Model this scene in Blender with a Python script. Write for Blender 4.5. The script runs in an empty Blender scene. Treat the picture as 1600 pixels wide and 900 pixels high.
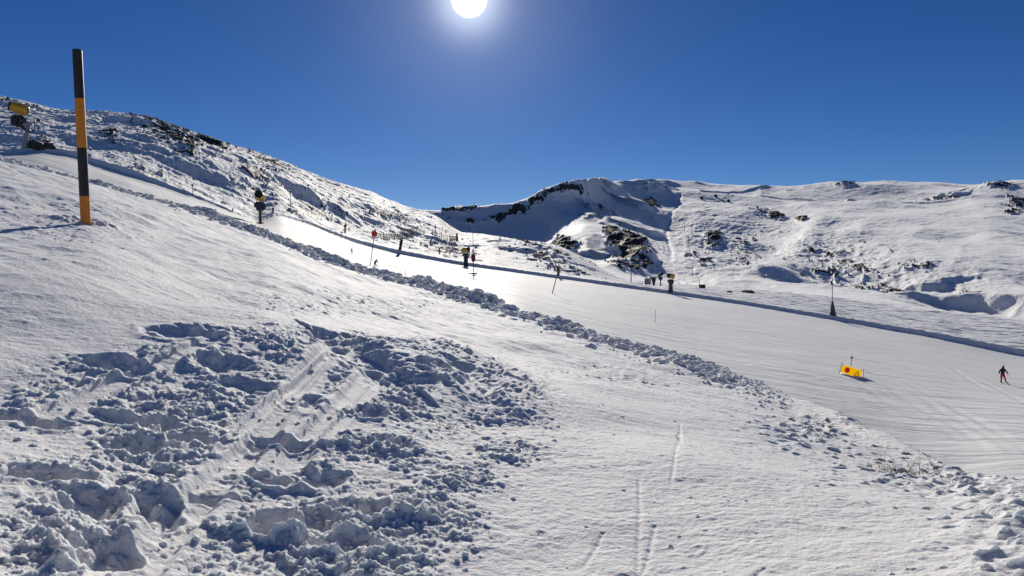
import bpy, math, random
import numpy as np
from mathutils import Vector, Matrix
C = bpy.context.scene.collection
S = bpy.context.scene
# ------------------------------------------------------------------ camera, sky, sun, exposure
F = 1155.0; PITCH = math.atan(40 / F); EYE = 1.65
SUN_PX, SUN_PY = 733, -2
cam = bpy.data.cameras.new("camera"); co = bpy.data.objects.new("camera", cam); C.objects.link(co)
cam.sensor_width = 36; cam.lens = 36 * F / 1600; cam.clip_start = 0.1; cam.clip_end = 30000
co.location = (0, 0, EYE); co.rotation_euler = (math.pi / 2 - PITCH, 0, 0)
S.camera = co
cp, sp = math.cos(PITCH), math.sin(PITCH)
def ray(px, py):
    """direction in world of a photograph pixel"""
    x = (px - 800) / F; y = 1.0; z = -(py - 450) / F
    return x, y * cp + z * sp, -y * sp + z * cp
def proj(X, Y, Z):
    z = Z - EYE
    d = Y * cp - z * sp; u = Y * sp + z * cp
    d = np.maximum(d, 1e-3)
    return 800 + F * X / d, 450 - F * u / d
dx, dy, dz = ray(SUN_PX, SUN_PY)
L = math.sqrt(dx * dx + dy * dy + dz * dz); SUN = Vector((dx / L, dy / L, dz / L))
SUN_EL = math.asin(SUN.z); SUN_AZ = math.atan2(SUN.x, SUN.y)
W = bpy.data.worlds.new("World"); S.world = W; W.use_nodes = True
nt = W.node_tree; nt.nodes.clear()
def N(nt, t, **k):
    n = nt.nodes.new(t)
    for a, b in k.items(): setattr(n, a, b)
    return n
sky = N(nt, 'ShaderNodeTexSky'); sky.sky_type = 'NISHITA'; sky.sun_disc = False
sky.sun_elevation = SUN_EL; sky.sun_rotation = SUN_AZ
sky.altitude = 3000; sky.air_density = 0.85; sky.dust_density = 0.1; sky.ozone_density = 3.5
hs = N(nt, 'ShaderNodeHueSaturation'); hs.inputs['Saturation'].default_value = 1.22; hs.inputs['Hue'].default_value = 0.512; hs.inputs['Value'].default_value = 0.93
bg = N(nt, 'ShaderNodeBackground'); bg.inputs[1].default_value = 0.050
nt.links.new(sky.outputs[0], hs.inputs['Color']); nt.links.new(hs.outputs[0], bg.inputs[0])
# the sun's own disc and the aureole of bright air round it
tc = N(nt, 'ShaderNodeTexCoord'); dt = N(nt, 'ShaderNodeVectorMath', operation='DOT_PRODUCT')
dt.inputs[1].default_value = SUN
nrm = N(nt, 'ShaderNodeVectorMath', operation='NORMALIZE'); nt.links.new(tc.outputs['Generated'], nrm.inputs[0])
nt.links.new(nrm.outputs[0], dt.inputs[0])
def M(nt, op, a, b=None, c=None):
    n = N(nt, 'ShaderNodeMath', operation=op)
    for i, v in enumerate((a, b, c)):
        if v is None: continue
        if isinstance(v, (int, float)): n.inputs[i].default_value = v
        else: nt.links.new(v, n.inputs[i])
    return n.outputs[0]
d0 = M(nt, 'MAXIMUM', dt.outputs['Value'], 0.0)
mr = N(nt, 'ShaderNodeMapRange'); mr.interpolation_type = 'SMOOTHSTEP'
mr.inputs['From Min'].default_value = math.cos(math.radians(1.35)); mr.inputs['From Max'].default_value = math.cos(math.radians(1.0))
nt.links.new(d0, mr.inputs['Value'])
s = M(nt, 'MULTIPLY', mr.outputs[0], 5.0)
s = M(nt, 'ADD', s, M(nt, 'MULTIPLY', M(nt, 'POWER', d0, 1400.0), 0.6))
s = M(nt, 'ADD', s, M(nt, 'MULTIPLY', M(nt, 'POWER', d0, 160.0), 0.10))
s = M(nt, 'ADD', s, M(nt, 'MULTIPLY', M(nt, 'POWER', d0, 28.0), 0.025))
bg2 = N(nt, 'ShaderNodeBackground'); bg2.inputs[0].default_value = (0.92, 0.96, 1, 1); nt.links.new(s, bg2.inputs[1])
ad = N(nt, 'ShaderNodeAddShader'); nt.links.new(bg.outputs[0], ad.inputs[0]); nt.links.new(bg2.outputs[0], ad.inputs[1])
ow = N(nt, 'ShaderNodeOutputWorld'); nt.links.new(ad.outputs[0], ow.inputs[0])
sl = bpy.data.lights.new("sun", 'SUN'); sl.energy = 4.1; sl.angle = math.radians(0.53); sl.color = (1.0, 0.938, 0.83)
so = bpy.data.objects.new("sun", sl); C.objects.link(so)
so.rotation_euler = SUN.to_track_quat('Z', 'Y').to_euler(); so.location = (0, 20, 60)
S.view_settings.view_transform = 'Standard'; S.view_settings.look = 'None'
S.view_settings.exposure = 0.32; S.view_settings.gamma = 1.0
S.cycles.max_bounces = 5; S.cycles.diffuse_bounces = 4; S.cycles.glossy_bounces = 2; S.cycles.transmission_bounces = 2
S.cycles.use_denoising = True; S.cycles.denoiser = 'OPENIMAGEDENOISE'; S.cycles.denoising_input_passes = 'RGB_ALBEDO_NORMAL'
# ------------------------------------------------------------------ numpy noise
f4 = np.float32
_rg = np.random.RandomState(7); _ang = _rg.rand(4096) * 2 * np.pi
GX, GY, RV = np.cos(_ang).astype(f4), np.sin(_ang).astype(f4), _rg.rand(4096).astype(f4)
def _h(ix, iy, seed): return ((ix * 73856093) ^ (iy * 19349663) ^ (seed * 83492791 + (ix * iy) % 7919)) & 4095
def perlin(x, y, seed=0):
    fx = np.floor(x); fy = np.floor(y); ix = fx.astype(np.int64); iy = fy.astype(np.int64)
    x = (x - fx).astype(f4); y = (y - fy).astype(f4)
    u = x * x * x * (x * (x * 6 - 15) + 10); v = y * y * y * (y * (y * 6 - 15) + 10)
    r = None
    def g(a, b):
        h = _h(ix + a, iy + b, seed); return GX[h] * (x - a) + GY[h] * (y - b)
    n0 = g(0, 0); n0 += u * (g(1, 0) - n0); n1 = g(0, 1); n1 += u * (g(1, 1) - n1)
    return (n0 + v * (n1 - n0)) * f4(1.5)
def fbm(x, y, octs=4, seed=0, gain=.5):
    r = 0; a = 1.0; k = 1.0
    for i in range(octs):
        r = r + a * perlin(x * k + 17.3 * i, y * k - 9.1 * i, seed + i); a *= gain; k *= 2.03
    return r
def ridged(x, y, octs=3, seed=0, gain=.5):
    r = 0; a = 1.0; k = 1.0
    for i in range(octs):
        r = r + a * (1 - 2 * np.abs(perlin(x * k + 5.3 * i, y * k + 3.1 * i, seed + i))); a *= gain; k *= 2.1
    return r
def billow(x, y, octs=3, seed=0, gain=.5):
    return -ridged(x, y, octs, seed, gain)
def worley(x, y, seed=0):
    fx = np.floor(x).astype(np.int64); fy = np.floor(y).astype(np.int64)
    best = np.full(x.shape, 9, f4); val = np.zeros(x.shape, f4)
    for a in (-1, 0, 1):
        for b in (-1, 0, 1):
            h = _h(fx + a, fy + b, seed); h2 = _h(fx + a, fy + b, seed + 31)
            d = (fx + a + RV[h] - x) ** 2 + (fy + b + RV[h2] - y) ** 2
            m = d < best; best = np.where(m, d, best).astype(f4); val = np.where(m, RV[(h + h2) & 4095], val)
    return np.sqrt(best), val
def sstep(a, b, x):
    t = np.clip((x - a) / (b - a), 0, 1); return t * t * (3 - 2 * t)
def pchip_slopes(x, y):
    h = np.diff(x, axis=0); d = np.diff(y, axis=0) / h
    m = np.zeros_like(y); m[0] = d[0]; m[-1] = d[-1]
    if len(x) > 2:
        w1 = 2 * h[1:] + h[:-1]; w2 = h[1:] + 2 * h[:-1]
        ok = (d[:-1] * d[1:]) > 0
        with np.errstate(divide='ignore', invalid='ignore'):
            hm = (w1 + w2) / (w1 / d[:-1] + w2 / d[1:])
        m[1:-1] = np.where(ok, hm, 0)
    return m
def cr_slopes(x, y):     # smooth (not monotone) slopes: finite differences
    h = np.diff(x, axis=0); d = np.diff(y, axis=0) / h
    m = np.zeros_like(y); m[0] = d[0]; m[-1] = d[-1]
    m[1:-1] = (d[:-1] * h[1:] + d[1:] * h[:-1]) / (h[1:] + h[:-1])
    return m
def hermite(xk, yk, mk, x):
    """xk, yk, mk (K, cols) ; x (rows, cols)"""
    out = np.zeros_like(x)
    for k in range(len(xk) - 1):
        h = xk[k + 1] - xk[k]; t = (x - xk[k]) / h
        if k == 0: msk = x < xk[1]
        elif k == len(xk) - 2: msk = x >= xk[k]
        else: msk = (x >= xk[k]) & (x < xk[k + 1])
        t = np.clip(t, 0, 1)
        v = (2 * t ** 3 - 3 * t ** 2 + 1) * yk[k] + (t ** 3 - 2 * t ** 2 + t) * h * mk[k] + (-2 * t ** 3 + 3 * t ** 2) * yk[k + 1] + (t ** 3 - t ** 2) * h * mk[k + 1]
        out = np.where(msk, v, out)
    return out
def col_interp(th_k, v_k, th):
    """v_k (Kcols, n) at angles th_k -> (n, cols)"""
    m = pchip_slopes(th_k[:, None], v_k)
    xk = np.repeat(th_k[:, None], v_k.shape[1], 1)
    return hermite(xk, v_k, m, np.repeat(th[:, None], v_k.shape[1], 1)).T
def theta_of(px): return math.atan2((px - 800) / F, cp)
def knot(px, py, R):
    """height of the ground seen at pixel (px,py) when its horizontal distance is R"""
    x, y, z = ray(px, py); return EYE + z * R / math.hypot(x, y)
def angles(lo, hi, step_px, dlo, dhi, coarse=120):
    """column angles: fine between the pixels lo..hi, coarse outside out to dlo..dhi degrees"""
    a = np.arange(lo, hi, step_px); fine = np.arctan2((a - 800) / F, cp)
    l = np.linspace(math.radians(dlo), fine[0], coarse)[:-1]; r = np.linspace(fine[-1], math.radians(dhi), coarse)[1:]
    return np.concatenate([l, fine, r])
def grid_mesh(name, X, Y, Z, mat, rows=None, attrs=None, wrap=False, kind='structure'):
    r0, r1 = rows if rows else (0, X.shape[0])
    X, Y, Z = X[r0:r1], Y[r0:r1], Z[r0:r1]; nr, nc = X.shape
    me = bpy.data.meshes.new(name)
    me.vertices.add(nr * nc); v = np.stack([X, Y, Z], -1).astype(f4); me.vertices.foreach_set('co', v.ravel())
    j = np.arange(nc - 1); i = np.arange(nr - 1)[:, None] * nc
    q = np.stack([i + j, i + j + 1, i + j + 1 + nc, i + j + nc], -1).reshape(-1, 4).astype(np.int32)
    me.loops.add(q.size); me.loops.foreach_set('vertex_index', q.ravel())
    me.polygons.add(len(q)); me.polygons.foreach_set('loop_start', np.arange(0, q.size, 4, dtype=np.int32))
    me.polygons.foreach_set('use_smooth', np.ones(len(q), bool))
    me.update(calc_edges=True)
    for k, a in (attrs or {}).items():
        at = me.attributes.new(k, 'FLOAT', 'POINT'); at.data.foreach_set('value', a[r0:r1].astype(f4).ravel())
    me.materials.append(mat)
    o = bpy.data.objects.new(name, me); C.objects.link(o)
    o['kind'] = kind
    return o
class Band:
    def __init__(s, th, R, Z):
        s.th = th; s.R = R; s.X = R * np.sin(th); s.Y = R * np.cos(th); s.Z = Z
        s.upd()
    def upd(s): s.px, s.py = proj(s.X, s.Y, s.Z)
    def hit(s, px, py, r_min=0):
        """first ground point seen at a pixel"""
        c = int(np.argmin(np.abs(s.th - theta_of(px))))
        col = s.py[:, c]; ok = np.where((col <= py) & (s.R[:, c] > r_min))[0]
        i = ok[0] if len(ok) else int(np.argmin(np.abs(col - py)))
        R = s.R[i, c]; t = theta_of(px)
        return Vector((R * math.sin(t), R * math.cos(t), s.Z[i, c]))
    def pts(s, poly): return [s.hit(*p)[:2] for p in poly]
def poly_dist(X, Y, P, reach):
    """(distance, sign, t) of grid points from the polyline P, far away = 1e9"""
    P = np.array(P, float); D = np.full(X.shape, 1e9, f4); Sg = np.ones(X.shape, f4); T = np.zeros(X.shape, f4)
    m = (X > P[:, 0].min() - reach) & (X < P[:, 0].max() + reach) & (Y > P[:, 1].min() - reach) & (Y < P[:, 1].max() + reach)
    x = X[m]; y = Y[m]
    if not len(x): return D, Sg, T
    b = np.full(x.shape, 1e9); sg = np.ones(x.shape); tt = np.zeros(x.shape)
    seg = np.hypot(*np.diff(P, axis=0).T); cum = np.concatenate([[0], np.cumsum(seg)]); tot = cum[-1]
    for k in range(len(P) - 1):
        ax, ay = P[k]; bx, by = P[k + 1]; vx, vy = bx - ax, by - ay; l2 = vx * vx + vy * vy + 1e-9
        t = np.clip(((x - ax) * vx + (y - ay) * vy) / l2, 0, 1)
        d = np.hypot(x - ax - t * vx, y - ay - t * vy); c = vx * (y - ay) - vy * (x - ax)
        k2 = d < b; b = np.where(k2, d, b); sg = np.where(k2, np.sign(c), sg); tt = np.where(k2, (cum[k] + t * seg[k]) / tot, tt)
    D[m] = b; Sg[m] = sg; T[m] = tt
    return D, Sg, T
def smooth_poly(P, n=8):
    P = np.array(P, float)
    if len(P) < 3: return P
    k = np.arange(len(P), dtype=float)[:, None]; m = cr_slopes(k, P); t = np.linspace(0, len(P) - 1, n * (len(P) - 1) + 1)
    return hermite(np.repeat(k, P.shape[1], 1), P, m, np.repeat(t[:, None], P.shape[1], 1))
def seg_mask(px, py, poly):
    """inside test of a pixel polygon"""
    c = np.zeros(px.shape, bool); n = len(poly)
    for i in range(n):
        x1, y1 = poly[i]; x2, y2 = poly[(i + 1) % n]
        if y1 == y2: continue
        c ^= ((y1 > py) != (y2 > py)) & (px < (x2 - x1) * (py - y1) / (y2 - y1) + x1)
    return c
# ------------------------------------------------------------------ materials
MATS = {}
def mat(name, col, rough=.6, metal=0.0, spec=.5, noise=.12, nscale=6.0, emit=None):
    if name in MATS: return MATS[name]
    m = bpy.data.materials.new(name); m.use_nodes = True; t = m.node_tree; b = t.nodes['Principled BSDF']
    b.inputs['Roughness'].default_value = rough; b.inputs['Metallic'].default_value = metal
    b.inputs['Specular IOR Level'].default_value = spec
    n = N(t, 'ShaderNodeTexNoise'); n.inputs['Scale'].default_value = nscale; n.inputs['Detail'].default_value = 5
    c = N(t, 'ShaderNodeTexCoord'); t.links.new(c.outputs['Object'], n.inputs['Vector'])
    mx = N(t, 'ShaderNodeMix', data_type='RGBA')
    mx.inputs[6].default_value = tuple(x * (1 - noise * 1.5) for x in col) + (1,)
    mx.inputs[7].default_value = tuple(min(1, x * (1 + noise)) for x in col) + (1,)
    t.links.new(n.outputs['Fac'], mx.inputs[0]); t.links.new(mx.outputs[2], b.inputs['Base Color'])
    MATS[name] = m; return m
def snow_mat(name, scales, rock=False, stretch=None, col=(.875, .87, .86), rough=.75, spec=.12, rs=1.0, sheen=.35, sss=0):
    """snow: near-white, finely bumped; scales = [(noise scale, bump distance)], rock = dark stone where the attribute says so"""
    m = bpy.data.materials.new(name); m.use_nodes = True; t = m.node_tree; b = t.nodes['Principled BSDF']
    b.inputs['Roughness'].default_value = rough; b.inputs['Specular IOR Level'].default_value = spec
    b.inputs['Sheen Weight'].default_value = sheen; b.inputs['Sheen Roughness'].default_value = .5
    if sss:
        b.inputs['Subsurface Weight'].default_value = sss; b.inputs['Subsurface Radius'].default_value = (.7, .9, 1.0); b.inputs['Subsurface Scale'].default_value = .03
    g = N(t, 'ShaderNodeNewGeometry'); prev = None
    src = g.outputs['Position']
    for i, (sc, dist) in enumerate(scales):
        n = N(t, 'ShaderNodeTexNoise'); n.inputs['Scale'].default_value = sc; n.inputs['Detail'].default_value = 4; n.inputs['Roughness'].default_value = .6
        if stretch:
            mp = N(t, 'ShaderNodeMapping'); mp.inputs['Rotation'].default_value = (0, 0, math.radians(stretch[0])); mp.inputs['Scale'].default_value = stretch[1]
            t.links.new(src, mp.inputs['Vector']); t.links.new(mp.outputs[0], n.inputs['Vector'])
        else: t.links.new(src, n.inputs['Vector'])
        bp = N(t, 'ShaderNodeBump'); bp.inputs['Distance'].default_value = dist; bp.inputs['Strength'].default_value = 1.0
        t.links.new(n.outputs['Fac'], bp.inputs['Height'])
        if prev: t.links.new(prev, bp.inputs['Normal'])
        prev = bp.outputs[0]
    t.links.new(prev, b.inputs['Normal'])
    n2 = N(t, 'ShaderNodeTexNoise'); n2.inputs['Scale'].default_value = .35; n2.inputs['Detail'].default_value = 6; t.links.new(src, n2.inputs['Vector'])
    mx = N(t, 'ShaderNodeMix', data_type='RGBA'); mx.inputs[6].default_value = tuple(c * .94 for c in col) + (1,); mx.inputs[7].default_value = col + (1,)
    t.links.new(n2.outputs['Fac'], mx.inputs[0]); out = mx.outputs[2]
    if rock:
        at = N(t, 'ShaderNodeAttribute'); at.attribute_name = 'rock'
        n3 = N(t, 'ShaderNodeTexNoise'); n3.inputs['Scale'].default_value = .5 * rs; n3.inputs['Detail'].default_value = 6; t.links.new(src, n3.inputs['Vector'])
        rk = N(t, 'ShaderNodeMix', data_type='RGBA'); rk.inputs[6].default_value = (.028, .024, .022, 1); rk.inputs[7].default_value = (.13, .11, .095, 1)
        t.links.new(n3.outputs['Fac'], rk.inputs[0])
        fa = N(t, 'ShaderNodeMapRange'); fa.inputs['From Min'].default_value = .42; fa.inputs['From Max'].default_value = .58
        t.links.new(at.outputs['Fac'], fa.inputs['Value'])
        m2 = N(t, 'ShaderNodeMix', data_type='RGBA'); t.links.new(fa.outputs[0], m2.inputs[0]); t.links.new(out, m2.inputs[6]); t.links.new(rk.outputs[2], m2.inputs[7])
        out = m2.outputs[2]
        t.links.new(M(t, 'MULTIPLY', M(t, 'SUBTRACT', 1.0, fa.outputs[0]), sheen), b.inputs['Sheen Weight'])
    t.links.new(out, b.inputs['Base Color'])
    return m
# ------------------------------------------------------------------ ground: near bank
# each column: (pixel column, [(py, distance) ...]) from the camera out to the bank's edge
A_COLS = [(-400, [(900, 3.6), (700, 5.5), (540, 8.8), (430, 12), (330, 22), (200, 48)]),
          (0, [(900, 3.7), (700, 5.6), (540, 8.8), (440, 12), (350, 22), (262, 48)]),
          (136, [(900, 3.75), (700, 5.7), (535, 9.0), (430, 12.5), (358, 22), (292, 47)]),
          (400, [(900, 3.8), (700, 5.85), (515, 10.0), (440, 16), (400, 26), (370, 44)]),
          (600, [(900, 3.8), (700, 6.0), (535, 11.0), (490, 17), (460, 24), (437, 40)]),
          (800, [(900, 3.8), (720, 6), (600, 10.5), (550, 15), (515, 22), (490, 31)]),
          (1000, [(900, 3.9), (730, 6), (650, 9), (600, 13), (570, 18), (545, 24)]),
          (1230, [(900, 3.9), (760, 5.7), (700, 8), (660, 11), (635, 14), (612, 17)]),
          (1450, [(900, 4), (800, 5.4), (760, 6.8), (735, 8), (718, 9), (705, 10)]),
          (1600, [(900, 4.1), (830, 5.0), (790, 6), (770, 6.8), (757, 7.4), (746, 8.2)]),
          (2000, [(950, 3.6), (880, 4.6), (850, 5.3), (830, 6.0), (818, 6.7), (805, 7.6)])]
tk, rk, zk = [], [], []
for px, kn in A_COLS:
    tk.append(theta_of(px))
    rs_ = [1.2] + [r for _, r in kn]; zs = [0.02] + [knot(px, py, r) for py, r in kn]
    re, ze = rs_[-1], zs[-1]
    drop = np.interp(px, [-400, 0, 300, 600, 900, 1600], [0.0, 0.0, 1.0, 2.6, 4.0, 6.5])
    rs_ += [re + 5, re + 14, re + 40]; zs += [ze - drop, ze - drop * 1.6 - .6, ze - drop * 2 - 6]
    rk.append(rs_); zk.append(zs)
def back(rv, zv, k):  # columns round behind the camera
    for a, w in k:
        yield a, list(rv), list(zv)
tk0 = [math.radians(-181), math.radians(-100)]; back_r = [1.2, 4, 7, 10, 15, 20, 28, 33, 42, 68]
zl = [0.02, .5, 1, 1.5, 2.2, 3.2, 5, 5, 4, 0]; zr = [0.02, -.1, -.3, -.5, -1.0, -1.6, -3, -5, -8, -14]; zb = [0.02] * 8 + [-1, -5]
tk = tk0 + tk + [math.radians(100), math.radians(181)]
rk = [back_r, back_r] + rk + [back_r, back_r]; zk = [zb, zl] + zk + [zr, zb]
tk = np.array(tk); rk = np.array(rk, float); zk = np.array(zk, float)
thA = angles(-60, 1660, 1.3, -180, 180, 110)
Rk = col_interp(tk, rk, thA); Zk = col_interp(tk, zk, thA)
t = np.linspace(0, 1, 1050)[:, None]
edge = Rk[6]
Ra = 1.2 * (2.6 / 1.2) ** np.linspace(0, 1, 30)[:-1][:, None] * np.ones_like(edge)
Rb = 2.6 * ((edge + .4) / 2.6) ** t
Rc = (edge + .4) + (Rk[9] - edge - .4) * np.linspace(0, 1, 70)[1:, None] ** 1.6
R = np.concatenate([0.01 * np.ones((1, len(thA))), Ra, Rb, Rc]); EDGE_ROW = 1 + 29 + 1050
Z = hermite(Rk, Zk, pchip_slopes(Rk, Zk), R)
A = Band(thA, R, Z)
X, Y = A.X.astype(f4), A.Y.astype(f4); PX, PY = A.px, A.py
front = (Y > 0.5)
dE = (R - edge[None, :])               # distance past the edge
Rr = R
# trampled patch mask (soft), pixel polygon
def soft_poly(poly, soft):
    P = A.pts(poly); P = np.array(P + [P[0]])
    ins = seg_mask(PX, PY, poly) & front
    D, _, _ = poly_dist(X, Y, P, 3)
    return np.where(ins, sstep(0, soft, D + soft * .5), 1 - sstep(0, soft * .6, D)) * front
patch_poly = [(-60, 600), (60, 590), (160, 560), (270, 528), (420, 503), (520, 508), (610, 520), (700, 530), (790, 570), (862, 625), (878, 680), (840, 740), (780, 810), (700, 960), (400, 1100), (-60, 1100)]
wob = fbm(X * 1.1, Y * 1.1, 3, 5) * .5
P = np.array(A.pts(patch_poly)); Pc = np.vstack([P, P[:1]])
insd = seg_mask(PX, PY, patch_poly) & front
D, _, _ = poly_dist(X, Y, Pc, 2.5); sd = np.where(insd, D, -D) + wob
patch = sstep(-.35, .75, sd) * front
patch_h = patch * (.55 + .15 * sstep(7, 4, R)) * (.35 + .9 * sstep(-.45, .45, fbm(X * .9, Y * .9, 2, 55)))
smooth_mul = np.ones_like(patch)
H = np.zeros_like(Z)
tracks = [([(340, 545), (290, 566), (170, 612), (60, 650)], .08, .04), ([(530, 548), (460, 615), (395, 700), (350, 745), (280, 810), (205, 890), (150, 960)], .095, .05),
          ([(582, 584), (530, 645), (475, 700), (440, 760)], .085, .04), ([(520, 560), (420, 640), (330, 720)], .035, .025), ([(600, 596), (560, 640), (500, 700)], .05, .03)]
for poly, w, dep in tracks:
    D, sg, T = poly_dist(X, Y, smooth_poly(A.pts(poly), 5), .6)
    k = 1 - sstep(w * .7, w * 1.5, D); smooth_mul *= 1 - .93 * (1 - sstep(w * .7, w * 3.2, D)); H -= k * dep * .8
    H += .022 * np.exp(-((D - w * 1.6) / (w * .5)) ** 2) * patch
holes = [(150, 868, .12, .28, .13, .25), (232, 800, .12, .22, .13, .4), (222, 662, .36, .12, .16, 0), (212, 700, .22, .16, .16, .3), (298, 692, .22, .11, .13, 0), (35, 655, .3, .13, .15, 0),
         (450, 822, .26, .15, .18, .5), (575, 655, .18, .16, .15, 0), (172, 583, .34, .18, .15, 0), (282, 537, .34, .3, .16, 0), (415, 757, .18, .1, .12, 0), (500, 752, .16, .18, .14, .4), (430, 698, .22, .12, .12, 0),
         (350, 580, .3, .2, .12, 0), (480, 640, .14, .22, .12, 0), (60, 745, .2, .14, .14, 0), (130, 790, .14, .2, .15, .3), (620, 700, .16, .12, .1, 0), (520, 850, .2, .12, .12, 0), (560, 800, .18, .12, .12, 0), (330, 780, .12, .1, .08, 0),
         (375, 610, .3, .2, .1, .0), (700, 600, .35, .2, .1, .5), (640, 560, .4, .3, .1, .5)]
for hx, hy, rx, ry, dep, an in holes:
    c = A.hit(hx, hy); m = (np.abs(X - c.x) < 1.2) & (np.abs(Y - c.y) < 1.2)
    x = X[m] - c.x; y = Y[m] - c.y; wx = x + .09 * fbm(X[m] * 5, Y[m] * 5, 3, 3); wy = y + .09 * fbm(X[m] * 5, Y[m] * 5, 3, 43)
    u = wx * math.cos(an) + wy * math.sin(an); v = -wx * math.sin(an) + wy * math.cos(an)
    q = np.sqrt((u / rx) ** 2 + (v / ry) ** 2); k = 1 - sstep(.3, 1.3, q)
    H[m] -= dep * .6 * k * (1 + .5 * perlin(X[m] * 3, Y[m] * 3, 33)); H[m] += dep * .12 * np.exp(-((q - 1.35) / .3) ** 2); sm = smooth_mul[m]; smooth_mul[m] = sm * (1 - .5 * k)
# the shaded trench across the patch's top
D, sg, T = poly_dist(X, Y, smooth_poly(A.pts([(505, 532), (545, 556), (585, 580), (618, 600)]), 4), 1.5)
D = D + .09 * perlin(X * 3, Y * 3, 12)
H -= .13 * (1 - sstep(.05, .6, D + .12 * fbm(X * 4, Y * 4, 2, 44))); H += .05 * np.exp(-((D * sg - .6) / .3) ** 2) * (sg > 0)
g_poly = [(640, 520), (700, 528), (790, 568), (872, 628), (850, 660), (760, 650), (640, 600)]
Dg, _, _ = poly_dist(X, Y, np.array(A.pts(g_poly) + A.pts(g_poly[:1])), 1.5); gk0 = sstep(-.3, .4, np.where(seg_mask(PX, PY, g_poly) & front, Dg, -Dg)) * front
n_big = fbm(X * .16, Y * .16, 3, 40); H += .16 * n_big * sstep(2, 8, R) * (1 - sstep(40, 60, R))
w1, v1 = worley(X * 4.8 + .5 * perlin(X * 6, Y * 6, 9), Y * 4.8 + .5 * perlin(X * 6, Y * 6, 10), 60); w2, v2 = worley(X * 10 + .3 * perlin(X * 11, Y * 11, 19), Y * 10, 61)
chunk = .050 * (v1 ** 1.5) * (1 - sstep(.25, .62, w1)) + .028 * v2 * (1 - sstep(.2, .6, w2))
bil = .032 * ridged(X * 1.5, Y * 1.5, 2, 21, .4) + .030 * fbm(X * 5.2, Y * 5.2, 3, 31, .5) + .026 * fbm(X * 12, Y * 12, 4, 35, .7)
H += patch_h * (1 - .6 * gk0) * (smooth_mul * (chunk + bil - .03) + .03)
# raked gouges along the patch's far flank
g0 = A.hit(690, 532); g1 = A.hit(865, 628); ga = math.atan2(g1.y - g0.y, g1.x - g0.x); ca, sa = math.cos(ga), math.sin(ga)
U = X * ca + Y * sa; V = -X * sa + Y * ca
gp = [(640, 520), (700, 528), (790, 568), (872, 628), (850, 660), (760, 650), (640, 600)]
gm = seg_mask(PX, PY, gp) & front
Dg, _, _ = poly_dist(X, Y, np.array(A.pts(gp) + A.pts(gp[:1])), 1.5); gk = sstep(-.3, .4, np.where(gm, Dg, -Dg)) * front
H += gk * (.075 * ridged(U * .5 + .3 * perlin(X, Y, 73), V * 2.0, 2, 71) + .02 * fbm(X * 6, Y * 6, 3, 72, .6))
# wind crust, crumbs and dashes on the smooth parts
st = 1 - .7 * patch
rough_zone = .75 * np.exp(-((PX - 1270) / 90) ** 2 - ((PY - 668) / 26) ** 2) + np.exp(-((PX - 1500) / 160) ** 2 - ((PY - 745 - (PX - 1500) * .12) / 32) ** 2) + .9 * sstep(1400, 1620, PX) * sstep(740, 790, PY) + .55 * np.exp(-((PX - 560) / 220) ** 2 - ((PY - 475) / 22) ** 2) \
    + .5 * np.exp(-((PX - 960) / 100) ** 2 - ((PY - 585) / 22) ** 2) + .5 * np.exp(-((PX - 100) / 160) ** 2 - ((PY - 350) / 40) ** 2)
rough_zone = np.clip(rough_zone, 0, 1.2) * front
rs = np.clip(R / 9, .6, 2.2)      # crust grows coarser with distance from the path
H += st * .012 * fbm(X * .8, Y * 1.2, 3, 79) + st * .0055 * fbm(X * 3, Y * 5, 4, 80, .6) + st * .0022 * ridged(X * 11, Y * 16, 2, 81) * (.3 + .9 * sstep(-.2, .5, fbm(X * .7, Y * .7, 2, 82)))
cr = fbm(X * 5, Y * 9, 3, 90); crk = np.clip(cr - .42, 0, 1)
H += st * np.clip(crk * (.012 + .1 * rough_zone), 0, .014 + .03 * rough_zone) * sstep(-.4, .5, fbm(X * .35, Y * .35, 2, 95) + .3)
H += rough_zone * (1 - patch) * (.032 * ridged(X * 2.2, Y * 2.2, 3, 83) + .02 * fbm(X * 7, Y * 7, 2, 84))
# long shallow furrows down the slope left of the windrow
fa_ = math.radians(-38); U2 = X * math.cos(fa_) + Y * math.sin(fa_); V2 = -X * math.sin(fa_) + Y * math.cos(fa_)
H += .022 * ridged(U2 * .12, V2 * .9, 3, 87) * sstep(8, 14, R) * (1 - sstep(38, 50, R)) * (1 - patch)
H += .03 * fbm(X * .9, Y * .9, 3, 88) * sstep(9, 16, R) * (1 - sstep(45, 60, R))
# ski tracks over the smooth path
for poly in ([(1000, 740), (1001, 800), (999, 860), (996, 960)], [(1063, 668), (1057, 710), (1050, 752)], [(1026, 812), (1015, 862), (1000, 900)], [(945, 822), (930, 850), (914, 875)], [(1200, 876), (1170, 905)], [(1064, 660), (1066, 690)], [(60, 372), (160, 395), (330, 425), (500, 446)]):
    D, sg, T = poly_dist(X, Y, smooth_poly(A.pts(poly), 5), .3)
    H -= .009 * np.exp(-(D / .016) ** 2) * sstep(0, .05, T) * sstep(0, .05, 1 - T)
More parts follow.
